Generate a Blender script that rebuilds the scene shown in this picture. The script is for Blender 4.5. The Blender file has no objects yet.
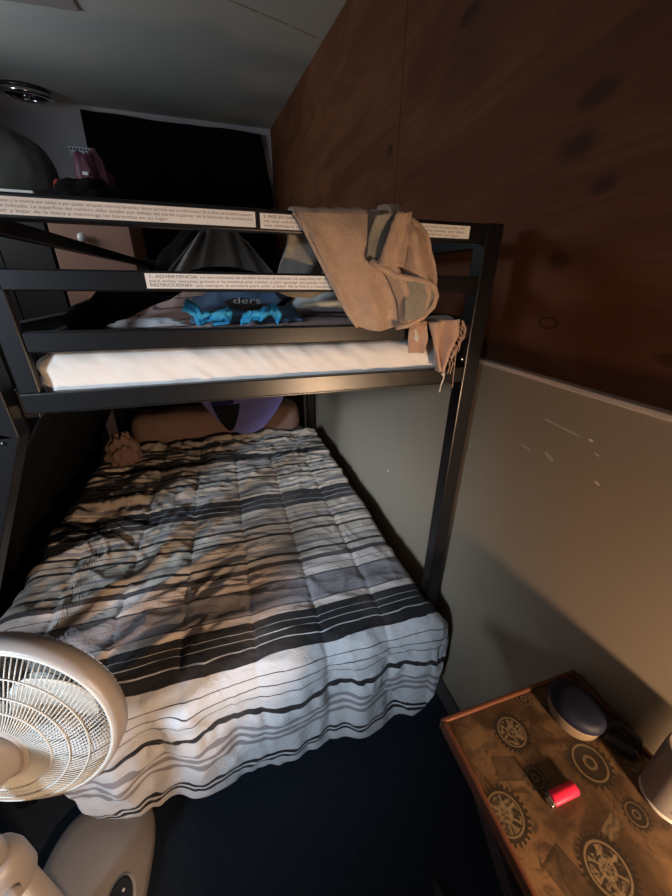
import bpy, bmesh, math, random
from mathutils import Vector, Matrix, noise, Euler

S = bpy.context.scene
COL = S.collection
V = Vector
PI = math.pi

# ------------------------------------------------------------------ camera
CAM_H = 1.55
XR = V((0.95612, -0.29281441, 0.00970799))
DN = V((-0.11597373, -0.40869971, -0.90527048))
FW = V((0.2690439, 0.86442135, -0.42472475))
cd = bpy.data.cameras.new('camera')
cam = bpy.data.objects.new('camera', cd)
COL.objects.link(cam)
cam.matrix_world = Matrix(((XR.x, -DN.x, -FW.x, 0), (XR.y, -DN.y, -FW.y, 0), (XR.z, -DN.z, -FW.z, CAM_H), (0, 0, 0, 1)))
cd.sensor_fit = 'VERTICAL'
cd.sensor_height = 24.0
cd.sensor_width = 18.0
cd.lens = 350.0 / 896.0 * 24.0
cd.clip_start = 0.01
S.camera = cam

# ------------------------------------------------------------------ light and exposure
S.view_settings.view_transform = 'Standard'
S.view_settings.look = 'None'
S.view_settings.gamma = 1.0
S.view_settings.use_curve_mapping = False
S.view_settings.exposure = 0.0
w = bpy.data.worlds.new('world')
S.world = w
w.use_nodes = True
w.node_tree.nodes['Background'].inputs[0].default_value = (0.75, 0.85, 1.0, 1)
w.node_tree.nodes['Background'].inputs[1].default_value = 0.09


def area(name, loc, target, size, power, color, spread=180, size_y=None):
    d = bpy.data.lights.new(name, 'AREA')
    d.energy = power
    d.color = color
    d.size = size
    if size_y:
        d.shape = 'RECTANGLE'
        d.size_y = size_y
    d.spread = math.radians(spread)
    o = bpy.data.objects.new(name, d)
    COL.objects.link(o)
    o.location = loc
    o.rotation_euler = (V(target) - V(loc)).to_track_quat('-Z', 'Y').to_euler()
    return o


# daylight that reaches the room from behind and to the side of the photographer, then an added fill
area('daylight', (-2.35, -1.60, 1.95), (0.30, 1.45, 0.50), 0.40, 6.8, (0.66, 0.83, 1.0), 28, 0.7)
area('ceiling_fill', (-2.22, 2.50, 2.28), (0.6, 2.6, 2.60), 0.9, 12.0, (0.88, 0.96, 1.0), 140, 0.6)  # added fill for the ceiling and upper bunk, no window behind it
BULB = (0.54, -0.58, 0.94)
BULB_STRENGTH = 980.0
BULB_COLOR = (1.0, 0.67, 0.41)


# ------------------------------------------------------------------ materials
def new_mat(name):
    m = bpy.data.materials.new(name)
    m.use_nodes = True
    nt = m.node_tree
    b = nt.nodes['Principled BSDF']
    return m, nt, b


def N(nt, t, **kw):
    n = nt.nodes.new(t)
    for k, v in kw.items():
        setattr(n, k, v)
    return n


def setin(nt, sock, v):
    if isinstance(v, bpy.types.NodeSocket):
        nt.links.new(v, sock)
    elif isinstance(v, (tuple, list)) and len(v) == 3 and sock.type == 'RGBA':
        sock.default_value = (*v, 1)
    else:
        sock.default_value = v


def M(nt, op, a, b=None, c=None, clamp=False):
    n = N(nt, 'ShaderNodeMath', operation=op, use_clamp=clamp)
    setin(nt, n.inputs[0], a)
    if b is not None:
        setin(nt, n.inputs[1], b)
    if c is not None:
        setin(nt, n.inputs[2], c)
    return n.outputs[0]


def mix(nt, f, a, b):
    n = N(nt, 'ShaderNodeMix', data_type='RGBA')
    setin(nt, n.inputs[0], f)
    setin(nt, n.inputs[6], a)
    setin(nt, n.inputs[7], b)
    return n.outputs[2]


def coords(nt, kind='Object', scale=None, rot=None):
    t = N(nt, 'ShaderNodeTexCoord').outputs[kind]
    if scale or rot:
        mp = N(nt, 'ShaderNodeMapping')
        nt.links.new(t, mp.inputs[0])
        if scale:
            mp.inputs['Scale'].default_value = scale
        if rot:
            mp.inputs['Rotation'].default_value = rot
        t = mp.outputs[0]
    return t


def tex_noise(nt, co, scale, detail=4, rough=0.55, dist=0.0):
    n = N(nt, 'ShaderNodeTexNoise')
    nt.links.new(co, n.inputs['Vector'])
    n.inputs['Scale'].default_value = scale
    n.inputs['Detail'].default_value = detail
    n.inputs['Roughness'].default_value = rough
    n.inputs['Distortion'].default_value = dist
    return n.outputs[0]


def bump(nt, b, h, strength=0.3, dist=0.01):
    n = N(nt, 'ShaderNodeBump')
    n.inputs['Strength'].default_value = strength
    n.inputs['Distance'].default_value = dist
    nt.links.new(h, n.inputs['Height'])
    nt.links.new(n.outputs[0], b.inputs['Normal'])


def smooth(nt, x, lo, hi):
    n = N(nt, 'ShaderNodeMapRange', interpolation_type='SMOOTHSTEP')
    setin(nt, n.inputs[0], x)
    n.inputs[1].default_value = lo
    n.inputs[2].default_value = hi
    return n.outputs[0]


def simple(name, col, rough=0.6, metal=0.0, var=0.12, scale=20.0, bmp=0.0, bscale=None, spec=0.5, sheen=0.0):
    m, nt, b = new_mat(name)
    co = coords(nt)
    f = tex_noise(nt, co, scale)
    hi = tuple(min(1, c * (1 + var)) for c in col)
    lo = tuple(c * (1 - var) for c in col)
    setin(nt, b.inputs['Base Color'], mix(nt, f, lo, hi))
    b.inputs['Roughness'].default_value = rough
    b.inputs['Metallic'].default_value = metal
    b.inputs['Specular IOR Level'].default_value = spec
    if sheen:
        b.inputs['Sheen Weight'].default_value = sheen
    if bmp:
        bump(nt, b, tex_noise(nt, co, bscale or scale * 5, 3), bmp, 0.004)
    return m


MAT = {}
MAT['black_metal'] = simple('black painted metal', (0.0055, 0.0052, 0.006), 0.32, 0.0, 0.15, 30, 0.03, 120, 0.5)
MAT['black_cloth'] = simple('black cloth', (0.006, 0.006, 0.007), 0.95, 0, 0.2, 12, 0.3, 200, 0.1)
MAT['carpet'] = simple('dark blue carpet', (0.024, 0.031, 0.045), 1.0, 0, 0.35, 60, 0.8, 300, 0.1)
MAT['ceiling'] = simple('grey ceiling board', (0.58, 0.61, 0.60), 0.85, 0, 0.06, 3, 0.05, 60, 0.2)
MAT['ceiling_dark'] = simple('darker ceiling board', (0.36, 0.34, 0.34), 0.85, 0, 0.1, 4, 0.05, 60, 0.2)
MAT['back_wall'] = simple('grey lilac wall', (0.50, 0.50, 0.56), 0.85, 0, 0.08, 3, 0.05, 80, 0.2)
MAT['trim'] = simple('dark trim', (0.07, 0.06, 0.055), 0.7, 0, 0.2, 8)
MAT['sheet'] = simple('white mattress cloth', (0.80, 0.755, 0.71), 0.85, 0, 0.05, 8, 0.25, 40, 0.2, 0.2)
MAT['towel'] = simple('beige terry', (0.53, 0.375, 0.27), 0.98, 0, 0.22, 60, 0.8, 260, 0.1, 0.3)
MAT['towel_grey'] = simple('grey green terry', (0.30, 0.275, 0.225), 0.98, 0, 0.22, 60, 0.6, 260, 0.1, 0.3)
MAT['rag'] = simple('peach cloth', (0.52, 0.34, 0.25), 0.95, 0, 0.2, 25, 0.5, 250, 0.1, 0.4)
MAT['white_thread'] = simple('pale thread', (0.65, 0.60, 0.52), 0.9)
MAT['label'] = simple('white label', (0.86, 0.84, 0.82), 0.55, 0, 0.03, 30)
MAT['ink'] = simple('grey ink', (0.22, 0.19, 0.18), 0.7, 0, 0.05)
MAT['ink_dark'] = simple('dark ink', (0.05, 0.045, 0.045), 0.7, 0, 0.05)
MAT['fan_plastic'] = simple('cream grey plastic', (0.31, 0.270, 0.25), 0.42, 0, 0.06, 12)
MAT['fan_wire'] = simple('cream coated wire', (0.48, 0.46, 0.42), 0.4, 0, 0.05, 12)
MAT['fan_blade'] = simple('pale plastic blade', (0.58, 0.58, 0.55), 0.35, 0, 0.06, 12)
MAT['dark_plastic'] = simple('dark plastic', (0.02, 0.022, 0.028), 0.3, 0, 0.1)
MAT['chrome'] = simple('chrome', (0.75, 0.76, 0.80), 0.12, 1.0, 0.04)
MAT['copper'] = simple('coppery wood trim', (0.14, 0.050, 0.028), 0.32, 0.25, 0.25, 25, 0.1, 60, 0.6)
MAT['dark_wood'] = simple('dark brown wood', (0.030, 0.018, 0.014), 0.5, 0, 0.3, 14)
MAT['navy'] = simple('navy lid', (0.006, 0.008, 0.022), 0.6, 0, 0.2, 12, 0, None, 0.25)
MAT['tan_plastic'] = simple('beige tub', (0.20, 0.145, 0.095), 0.35, 0, 0.15, 25)
MAT['lighter_red'] = simple('pinkish red plastic', (0.80, 0.025, 0.075), 0.22, 0, 0.08, 30)
MAT['grey_cup'] = simple('grey satin metal', (0.27, 0.235, 0.215), 0.42, 0.25, 0.1, 10)
MAT['cup_rim'] = simple('pale plastic rim', (0.48, 0.45, 0.42), 0.35)
MAT['brown_cloth'] = simple('brown pink cloth', (0.21, 0.13, 0.105), 0.95, 0, 0.15, 8, 0.3, 90, 0.1)
MAT['lilac'] = simple('lilac cloth', (0.12, 0.105, 0.25), 0.9, 0, 0.12, 10, 0.2, 120, 0.2)
MAT['spread'] = None
MAT['cyan'] = simple('bright blue cloth', (0.06, 0.42, 0.72), 0.8, 0, 0.12, 18, 0.3, 120, 0.2)
MAT['pale_blue'] = simple('pale blue cloth', (0.66, 0.74, 0.76), 0.9, 0, 0.08, 10, 0.3, 100, 0.2)
MAT['blue_shirt'] = simple('blue cotton', (0.13, 0.22, 0.36), 0.9, 0, 0.2, 10, 0.3, 100, 0.2)
MAT['grey_cloth'] = simple('grey cloth', (0.27, 0.28, 0.27), 0.9, 0, 0.2, 10, 0.3, 100, 0.2)
MAT['taupe'] = simple('taupe cloth', (0.17, 0.12, 0.105), 0.95, 0, 0.2, 12, 0.4, 100, 0.1)
MAT['white_cloth'] = simple('off white cloth', (0.60, 0.58, 0.57), 0.9, 0, 0.06, 10, 0.3, 90, 0.2)
MAT['wardrobe'] = simple('tan wood veneer', (0.36, 0.20, 0.145), 0.6, 0, 0.12, 5)
MAT['wardrobe_top'] = simple('black laminate', (0.012, 0.011, 0.011), 0.5)
MAT['white_plastic'] = simple('white plastic', (0.74, 0.74, 0.76), 0.35, 0, 0.03)
MAT['olive'] = simple('dark olive canvas', (0.060, 0.062, 0.056), 0.85, 0, 0.15, 8, 0.2, 90, 0.2)
MAT['maroon'] = simple('maroon nylon', (0.10, 0.025, 0.050), 0.55, 0, 0.3, 12, 0.3, 30)
MAT['light_box'] = simple('pale blue card', (0.42, 0.47, 0.60), 0.6)
MAT['red'] = simple('red plastic', (0.45, 0.06, 0.05), 0.4)
MAT['mattress'] = simple('white ticking', (0.55, 0.53, 0.50), 0.9)


def mat_ply():
    m, nt, b = new_mat('stained plywood')
    co = coords(nt)
    st = N(nt, 'ShaderNodeMapping')
    nt.links.new(co, st.inputs[0])
    st.inputs['Scale'].default_value = (1, 0.6, 3.2)
    st.inputs['Rotation'].default_value = (0.45, 0, 0)
    big = tex_noise(nt, st.outputs[0], 1.6, 5, 0.6, 1.2)
    st2 = N(nt, 'ShaderNodeMapping')
    nt.links.new(co, st2.inputs[0])
    st2.inputs['Scale'].default_value = (1, 1.2, 34)
    st2.inputs['Rotation'].default_value = (0.1, 0, 0)
    fine = tex_noise(nt, st2.outputs[0], 2.0, 4, 0.6, 0.6)
    blot = tex_noise(nt, co, 2.2, 3)
    c = mix(nt, smooth(nt, big, 0.32, 0.68), (0.100, 0.034, 0.014), (0.165, 0.064, 0.028))
    c = mix(nt, M(nt, 'MULTIPLY', smooth(nt, fine, 0.42, 0.72), 0.40), c, (0.085, 0.034, 0.018))
    c = mix(nt, M(nt, 'MULTIPLY', smooth(nt, blot, 0.52, 0.72), 0.45), c, (0.070, 0.026, 0.014))
    sep = N(nt, 'ShaderNodeSeparateXYZ')
    nt.links.new(co, sep.inputs[0])
    wob = tex_noise(nt, co, 9, 3)
    # knots: y, z, radius y, radius z, ring?
    for (y, z, ry, rz, ring) in ((0.620, 1.722, .030, .017, 0), (0.679, 1.873, .050, .022, 0), (0.665, 1.474, .026, .0135, 1),
                                 (0.675, 1.601, .032, .020, 0), (1.608, 2.029, .030, .02, 0), (1.485, 1.80, .035, .05, 0),
                                 (0.70, 1.80, .06, .03, 0), (1.15, 2.19, .05, .02, 0), (0.40, 1.44, .03, .012, 0)):
        dy = M(nt, 'DIVIDE', M(nt, 'SUBTRACT', sep.outputs[1], y), ry)
        dz = M(nt, 'DIVIDE', M(nt, 'SUBTRACT', sep.outputs[2], z), rz)
        r = M(nt, 'SQRT', M(nt, 'ADD', M(nt, 'MULTIPLY', dy, dy), M(nt, 'MULTIPLY', dz, dz)))
        r = M(nt, 'ADD', r, M(nt, 'MULTIPLY', M(nt, 'SUBTRACT', wob, 0.5), 0.9))
        if ring:
            k = M(nt, 'SUBTRACT', 1.0, smooth(nt, M(nt, 'ABSOLUTE', M(nt, 'SUBTRACT', r, 0.85)), 0.0, 0.28))
        else:
            k = M(nt, 'MULTIPLY', M(nt, 'SUBTRACT', 1.0, smooth(nt, r, 0.4, 1.25)), 0.75)
        c = mix(nt, k, c, (0.040, 0.014, 0.008))
    setin(nt, b.inputs['Base Color'], c)
    b.inputs['Roughness'].default_value = 0.65
    b.inputs['Specular IOR Level'].default_value = 0.14
    bump(nt, b, fine, 0.12, 0.004)
    return m


def mat_panel():
    m, nt, b = new_mat('scuffed olive grey wall board')
    co = coords(nt)
    f = tex_noise(nt, co, 2.5, 4)
    c = mix(nt, f, (0.285, 0.226, 0.162), (0.335, 0.266, 0.194))
    sep = N(nt, 'ShaderNodeSeparateXYZ')
    nt.links.new(co, sep.inputs[0])
    wob = tex_noise(nt, co, 60, 3)
    # chipped streaks from a scrape: two end points and a width
    for (y0, z0, y1, z1, wd, st) in ((0.592, 1.268, 0.500, 1.262, .0035, .35), (0.477, 1.264, 0.472, 1.264, .003, 1.0),
                                     (0.457, 1.242, 0.450, 1.240, .002, .6), (0.436, 1.186, 0.430, 1.184, .004, .8),
                                     (0.636, 1.182, 0.610, 1.180, .0035, .35), (0.565, 1.192, 0.545, 1.184, .005, .35),
                                     (1.373, .719, 1.365, .719, .005, 1.0)):
        L = math.hypot(y1 - y0, z1 - z0)
        uy, uz = (y1 - y0) / L, (z1 - z0) / L
        ay = M(nt, 'SUBTRACT', sep.outputs[1], y0)
        az = M(nt, 'SUBTRACT', sep.outputs[2], z0)
        t = M(nt, 'ADD', M(nt, 'MULTIPLY', ay, uy), M(nt, 'MULTIPLY', az, uz))
        t = M(nt, 'MINIMUM', M(nt, 'MAXIMUM', t, 0.0), L)
        py = M(nt, 'SUBTRACT', ay, M(nt, 'MULTIPLY', t, uy))
        pz = M(nt, 'SUBTRACT', az, M(nt, 'MULTIPLY', t, uz))
        d = M(nt, 'SQRT', M(nt, 'ADD', M(nt, 'MULTIPLY', py, py), M(nt, 'MULTIPLY', pz, pz)))
        d = M(nt, 'ADD', d, M(nt, 'MULTIPLY', M(nt, 'SUBTRACT', wob, 0.5), wd * 1.5))
        k = M(nt, 'MULTIPLY', M(nt, 'SUBTRACT', 1.0, smooth(nt, d, wd * 0.4, wd)), st)
        c = mix(nt, k, c, (0.80, 0.74, 0.66))
    setin(nt, b.inputs['Base Color'], c)
    b.inputs['Roughness'].default_value = 0.5
    b.inputs['Specular IOR Level'].default_value = 0.4
    bump(nt, b, tex_noise(nt, co, 40, 3), 0.06, 0.004)
    return m


WH, CR, BK, GR, DG, PK = (0.53, 0.515, 0.525), (0.48, 0.405, 0.335), (0.014, 0.012, 0.014), (0.24, 0.215, 0.225), (0.060, 0.050, 0.053), (0.60, 0.50, 0.45)
STRIPES = [
    (-1, WH), (0.080, BK), (0.090, WH), (0.097, BK), (0.109, WH),
    (0.175, GR), (0.190, WH), (0.203, GR), (0.217, WH), (0.232, GR), (0.248, WH),
    (0.296, BK), (0.318, WH), (0.368, DG), (0.371, WH), (0.396, DG), (0.399, WH), (0.424, DG), (0.427, WH),
    (0.462, BK), (0.488, WH), (0.4905, BK), (0.516, WH), (0.5185, BK), (0.544, WH), (0.5465, BK), (0.577, PK),
    (0.607, DG), (0.612, GR), (0.720, DG), (0.727, PK), (0.765, DG), (0.768, PK), (0.805, DG), (0.830, CR),
    (0.862, BK), (0.876, CR), (0.905, GR), (0.918, CR), (0.948, DG), (0.952, CR), (0.995, BK), (1.010, CR), (1.034, DG), (1.040, CR),
    (1.075, BK), (1.091, CR), (1.105, GR), (1.130, CR), (1.150, DG), (1.155, CR), (1.185, DG), (1.190, CR),
    (1.215, BK), (1.255, WH), (1.258, BK), (1.300, WH), (1.303, BK), (1.350, CR), (1.375, DG), (1.380, CR), (1.40, GR), (1.43, CR), (1.50, DG), (1.505, CR),
    (1.54, BK), (1.558, CR), (1.60, GR), (1.615, CR), (1.645, BK), (1.660, CR), (1.69, DG), (1.70, CR), (1.735, GR), (1.76, CR),
    (1.785, BK), (1.80, WH), (1.804, BK), (1.86, CR), (1.89, DG), (1.90, CR), (1.94, BK), (1.955, CR), (1.99, GR), (2.02, CR), (2.05, BK), (2.07, CR)]


def mat_comforter():
    m, nt, b = new_mat('striped cotton comforter')
    uv = N(nt, 'ShaderNodeTexCoord').outputs['UV']
    sep = N(nt, 'ShaderNodeSeparateXYZ')
    nt.links.new(uv, sep.inputs[0])
    v = sep.outputs[1]
    chunks = [STRIPES[i:i + 9] for i in range(0, len(STRIPES), 9)]
    cur = None
    for ci, ch in enumerate(chunks):
        lo = max(ch[0][0], 0.0)
        hi = chunks[ci + 1][0][0] if ci + 1 < len(chunks) else 2.3
        r = N(nt, 'ShaderNodeValToRGB')
        cr = r.color_ramp
        cr.interpolation = 'CONSTANT'
        for i, (vv, colr) in enumerate(ch):
            p = max(0.0, (vv - lo) / (hi - lo))
            if i == 0:
                e = cr.elements[0]
                e.position = 0.0
            elif i == 1:
                e = cr.elements[1]
                e.position = p
            else:
                e = cr.elements.new(p)
            e.color = (*colr, 1)
        nt.links.new(M(nt, 'DIVIDE', M(nt, 'SUBTRACT', v, lo), hi - lo), r.inputs[0])
        if cur is None:
            cur = r.outputs[0]
        else:
            cur = mix(nt, M(nt, 'GREATER_THAN', v, lo), cur, r.outputs[0])
    co = coords(nt)
    dirt = tex_noise(nt, co, 5, 4)
    cur = mix(nt, M(nt, 'MULTIPLY', smooth(nt, dirt, 0.45, 0.8), 0.18), cur, (0.33, 0.27, 0.23))
    setin(nt, b.inputs['Base Color'], cur)
    b.inputs['Roughness'].default_value = 0.75
    b.inputs['Specular IOR Level'].default_value = 0.25
    b.inputs['Sheen Weight'].default_value = 0.15
    st = N(nt, 'ShaderNodeMapping')
    nt.links.new(co, st.inputs[0])
    st.inputs['Scale'].default_value = (1.0, 1.6, 1.6)
    bump(nt, b, tex_noise(nt, st.outputs[0], 26, 4, 0.55, 1.2), 0.45, 0.012)
    return m


def mat_gears():
    """brown tabletop print of clock gears, dials and scroll boxes"""
    m, nt, b = new_mat('gear print tabletop')
    co = coords(nt)
    sep = N(nt, 'ShaderNodeSeparateXYZ')
    nt.links.new(co, sep.inputs[0])
    X, Y = sep.outputs[0], sep.outputs[1]
    n1 = tex_noise(nt, co, 9, 5, 0.62, 0.6)
    n2 = tex_noise(nt, co, 32, 4, 0.6, 1.2)
    n3 = tex_noise(nt, co, 110, 3, 0.6, 0.8)
    c = mix(nt, smooth(nt, n1, 0.36, 0.66), (0.045, 0.024, 0.012), (0.165, 0.094, 0.045))
    c = mix(nt, M(nt, 'MULTIPLY', smooth(nt, n2, 0.46, 0.66), 0.75), c, (0.030, 0.017, 0.009))
    DK = (0.018, 0.013, 0.009)
    LT = (0.19, 0.135, 0.075)

    def local(cx, cy, ang=0.0):
        dx, dy = M(nt, 'SUBTRACT', X, cx), M(nt, 'SUBTRACT', Y, cy)
        if ang:
            ca, sa = math.cos(ang), math.sin(ang)
            return (M(nt, 'ADD', M(nt, 'MULTIPLY', dx, ca), M(nt, 'MULTIPLY', dy, sa)),
                    M(nt, 'SUBTRACT', M(nt, 'MULTIPLY', dy, ca), M(nt, 'MULTIPLY', dx, sa)))
        return dx, dy

    def box(cx, cy, hx, hy, ang, colr, stripes=0, a=0.8):
        nonlocal c
        dx, dy = local(cx, cy, ang)
        q = M(nt, 'MAXIMUM', M(nt, 'DIVIDE', M(nt, 'ABSOLUTE', dx), hx), M(nt, 'DIVIDE', M(nt, 'ABSOLUTE', dy), hy))
        inside = M(nt, 'LESS_THAN', q, 1.0)
        edge = M(nt, 'MULTIPLY', inside, M(nt, 'GREATER_THAN', q, 0.86))
        if stripes:
            ph = M(nt, 'ADD', M(nt, 'MULTIPLY', dy, stripes), M(nt, 'MULTIPLY', M(nt, 'SINE', M(nt, 'MULTIPLY', dx, 260.0)), 1.1))
            s = M(nt, 'MULTIPLY', inside, M(nt, 'GREATER_THAN', M(nt, 'SINE', ph), 0.1))
            c = mix(nt, M(nt, 'MULTIPLY', inside, 0.5), c, LT)
            c = mix(nt, M(nt, 'MULTIPLY', s, a), c, colr)
        else:
            k = M(nt, 'MULTIPLY', inside, M(nt, 'MULTIPLY', M(nt, 'ADD', n3, 0.1), a))
            c = mix(nt, k, c, colr)
        c = mix(nt, M(nt, 'MULTIPLY', edge, 0.35), c, DK)

    def gear(cx, cy, R, teeth, a=0.9, dial=True):
        nonlocal c
        dx, dy = local(cx, cy)
        r = M(nt, 'DIVIDE', M(nt, 'SQRT', M(nt, 'ADD', M(nt, 'MULTIPLY', dx, dx), M(nt, 'MULTIPLY', dy, dy))), R)
        th = M(nt, 'ARCTAN2', dy, dx)
        tooth = M(nt, 'MULTIPLY', smooth(nt, M(nt, 'SINE', M(nt, 'MULTIPLY', th, float(teeth))), -0.3, 0.3), 0.13)
        edge = M(nt, 'ADD', tooth, 0.87)
        body = M(nt, 'LESS_THAN', r, edge)
        c = mix(nt, M(nt, 'MULTIPLY', body, a), c, DK)
        ring = M(nt, 'SUBTRACT', 1.0, smooth(nt, M(nt, 'ABSOLUTE', M(nt, 'SUBTRACT', r, 0.70)), 0.02, 0.055))
        c = mix(nt, M(nt, 'MULTIPLY', ring, 0.75), c, LT)
        if dial:
            inner = M(nt, 'LESS_THAN', r, 0.62)
            k = M(nt, 'MULTIPLY', inner, smooth(nt, n3, 0.46, 0.62))
            c = mix(nt, M(nt, 'MULTIPLY', k, 0.8), c, LT)
            sp = M(nt, 'GREATER_THAN', M(nt, 'SINE', M(nt, 'MULTIPLY', th, 6.0)), 0.86)
            c = mix(nt, M(nt, 'MULTIPLY', M(nt, 'MULTIPLY', sp, inner), 0.7), c, LT)
        hub = M(nt, 'SUBTRACT', 1.0, smooth(nt, M(nt, 'ABSOLUTE', M(nt, 'SUBTRACT', r, 0.24)), 0.03, 0.08))
        c = mix(nt, M(nt, 'MULTIPLY', hub, 0.6), c, LT)

    box(0.385, 0.283, 0.026, 0.016, 0.2, (0.16, 0.095, 0.042), 0, 0.9)
    box(0.410, 0.225, 0.024, 0.018, -0.3, DK, 0, 0.8)
    box(0.655, 0.175, 0.030, 0.040, 0.0, DK, 420, 0.55)
    box(0.640, 0.045, 0.030, 0.060, -0.25, DK, 300, 0.7)
    box(0.405, 0.085, 0.022, 0.034, 0.3, DK, 0, 0.8)
    box(0.520, 0.110, 0.020, 0.010, 0.3, DK, 600, 0.5)
    box(0.470, 0.215, 0.020, 0.030, 0.1, DK, 0, 0.55)
    gear(0.460, 0.271, 0.036, 26)
    gear(0.362, 0.175, 0.040, 26)
    gear(0.469, 0.078, 0.043, 30)
    gear(0.448, 0.199, 0.021, 12, 0.8, False)
    gear(0.575, 0.110, 0.022, 16, 0.9, False)
    gear(0.565, 0.187, 0.040, 22, 0.85, False)
    gear(0.560, -0.02, 0.045, 28)
    gear(0.40, -0.05, 0.038, 24)
    gear(0.530, 0.315, 0.020, 14, 0.7, False)
    setin(nt, b.inputs['Base Color'], c)
    b.inputs['Roughness'].default_value = 0.42
    b.inputs['Specular IOR Level'].default_value = 0.4
    bump(nt, b, n2, 0.08, 0.003)
    return m


def mat_spread():
    m, nt, b = new_mat('pinkish striped bedspread')
    co = coords(nt)
    wv = N(nt, 'ShaderNodeTexWave', wave_type='BANDS', bands_direction='Z')
    nt.links.new(co, wv.inputs[0])
    wv.inputs['Scale'].default_value = 14
    wv.inputs['Distortion'].default_value = 4
    wv.inputs['Detail Scale'].default_value = 0.6
    c = mix(nt, smooth(nt, wv.outputs[1], 0.90, 0.97), (0.64, 0.44, 0.39), (0.16, 0.10, 0.11))
    setin(nt, b.inputs['Base Color'], c)
    b.inputs['Roughness'].default_value = 0.9
    return m


MAT['ply'] = mat_ply()
MAT['panel'] = mat_panel()
MAT['comforter'] = mat_comforter()
MAT['gears'] = mat_gears()
MAT['spread'] = mat_spread()
mb_, nt_, b_ = new_mat('glowing warm bulb')
b_.inputs['Base Color'].default_value = (1, 0.9, 0.8, 1)
b_.inputs['Emission Color'].default_value = (*BULB_COLOR, 1)
b_.inputs['Emission Strength'].default_value = BULB_STRENGTH
MAT['bulb'] = mb_


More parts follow.
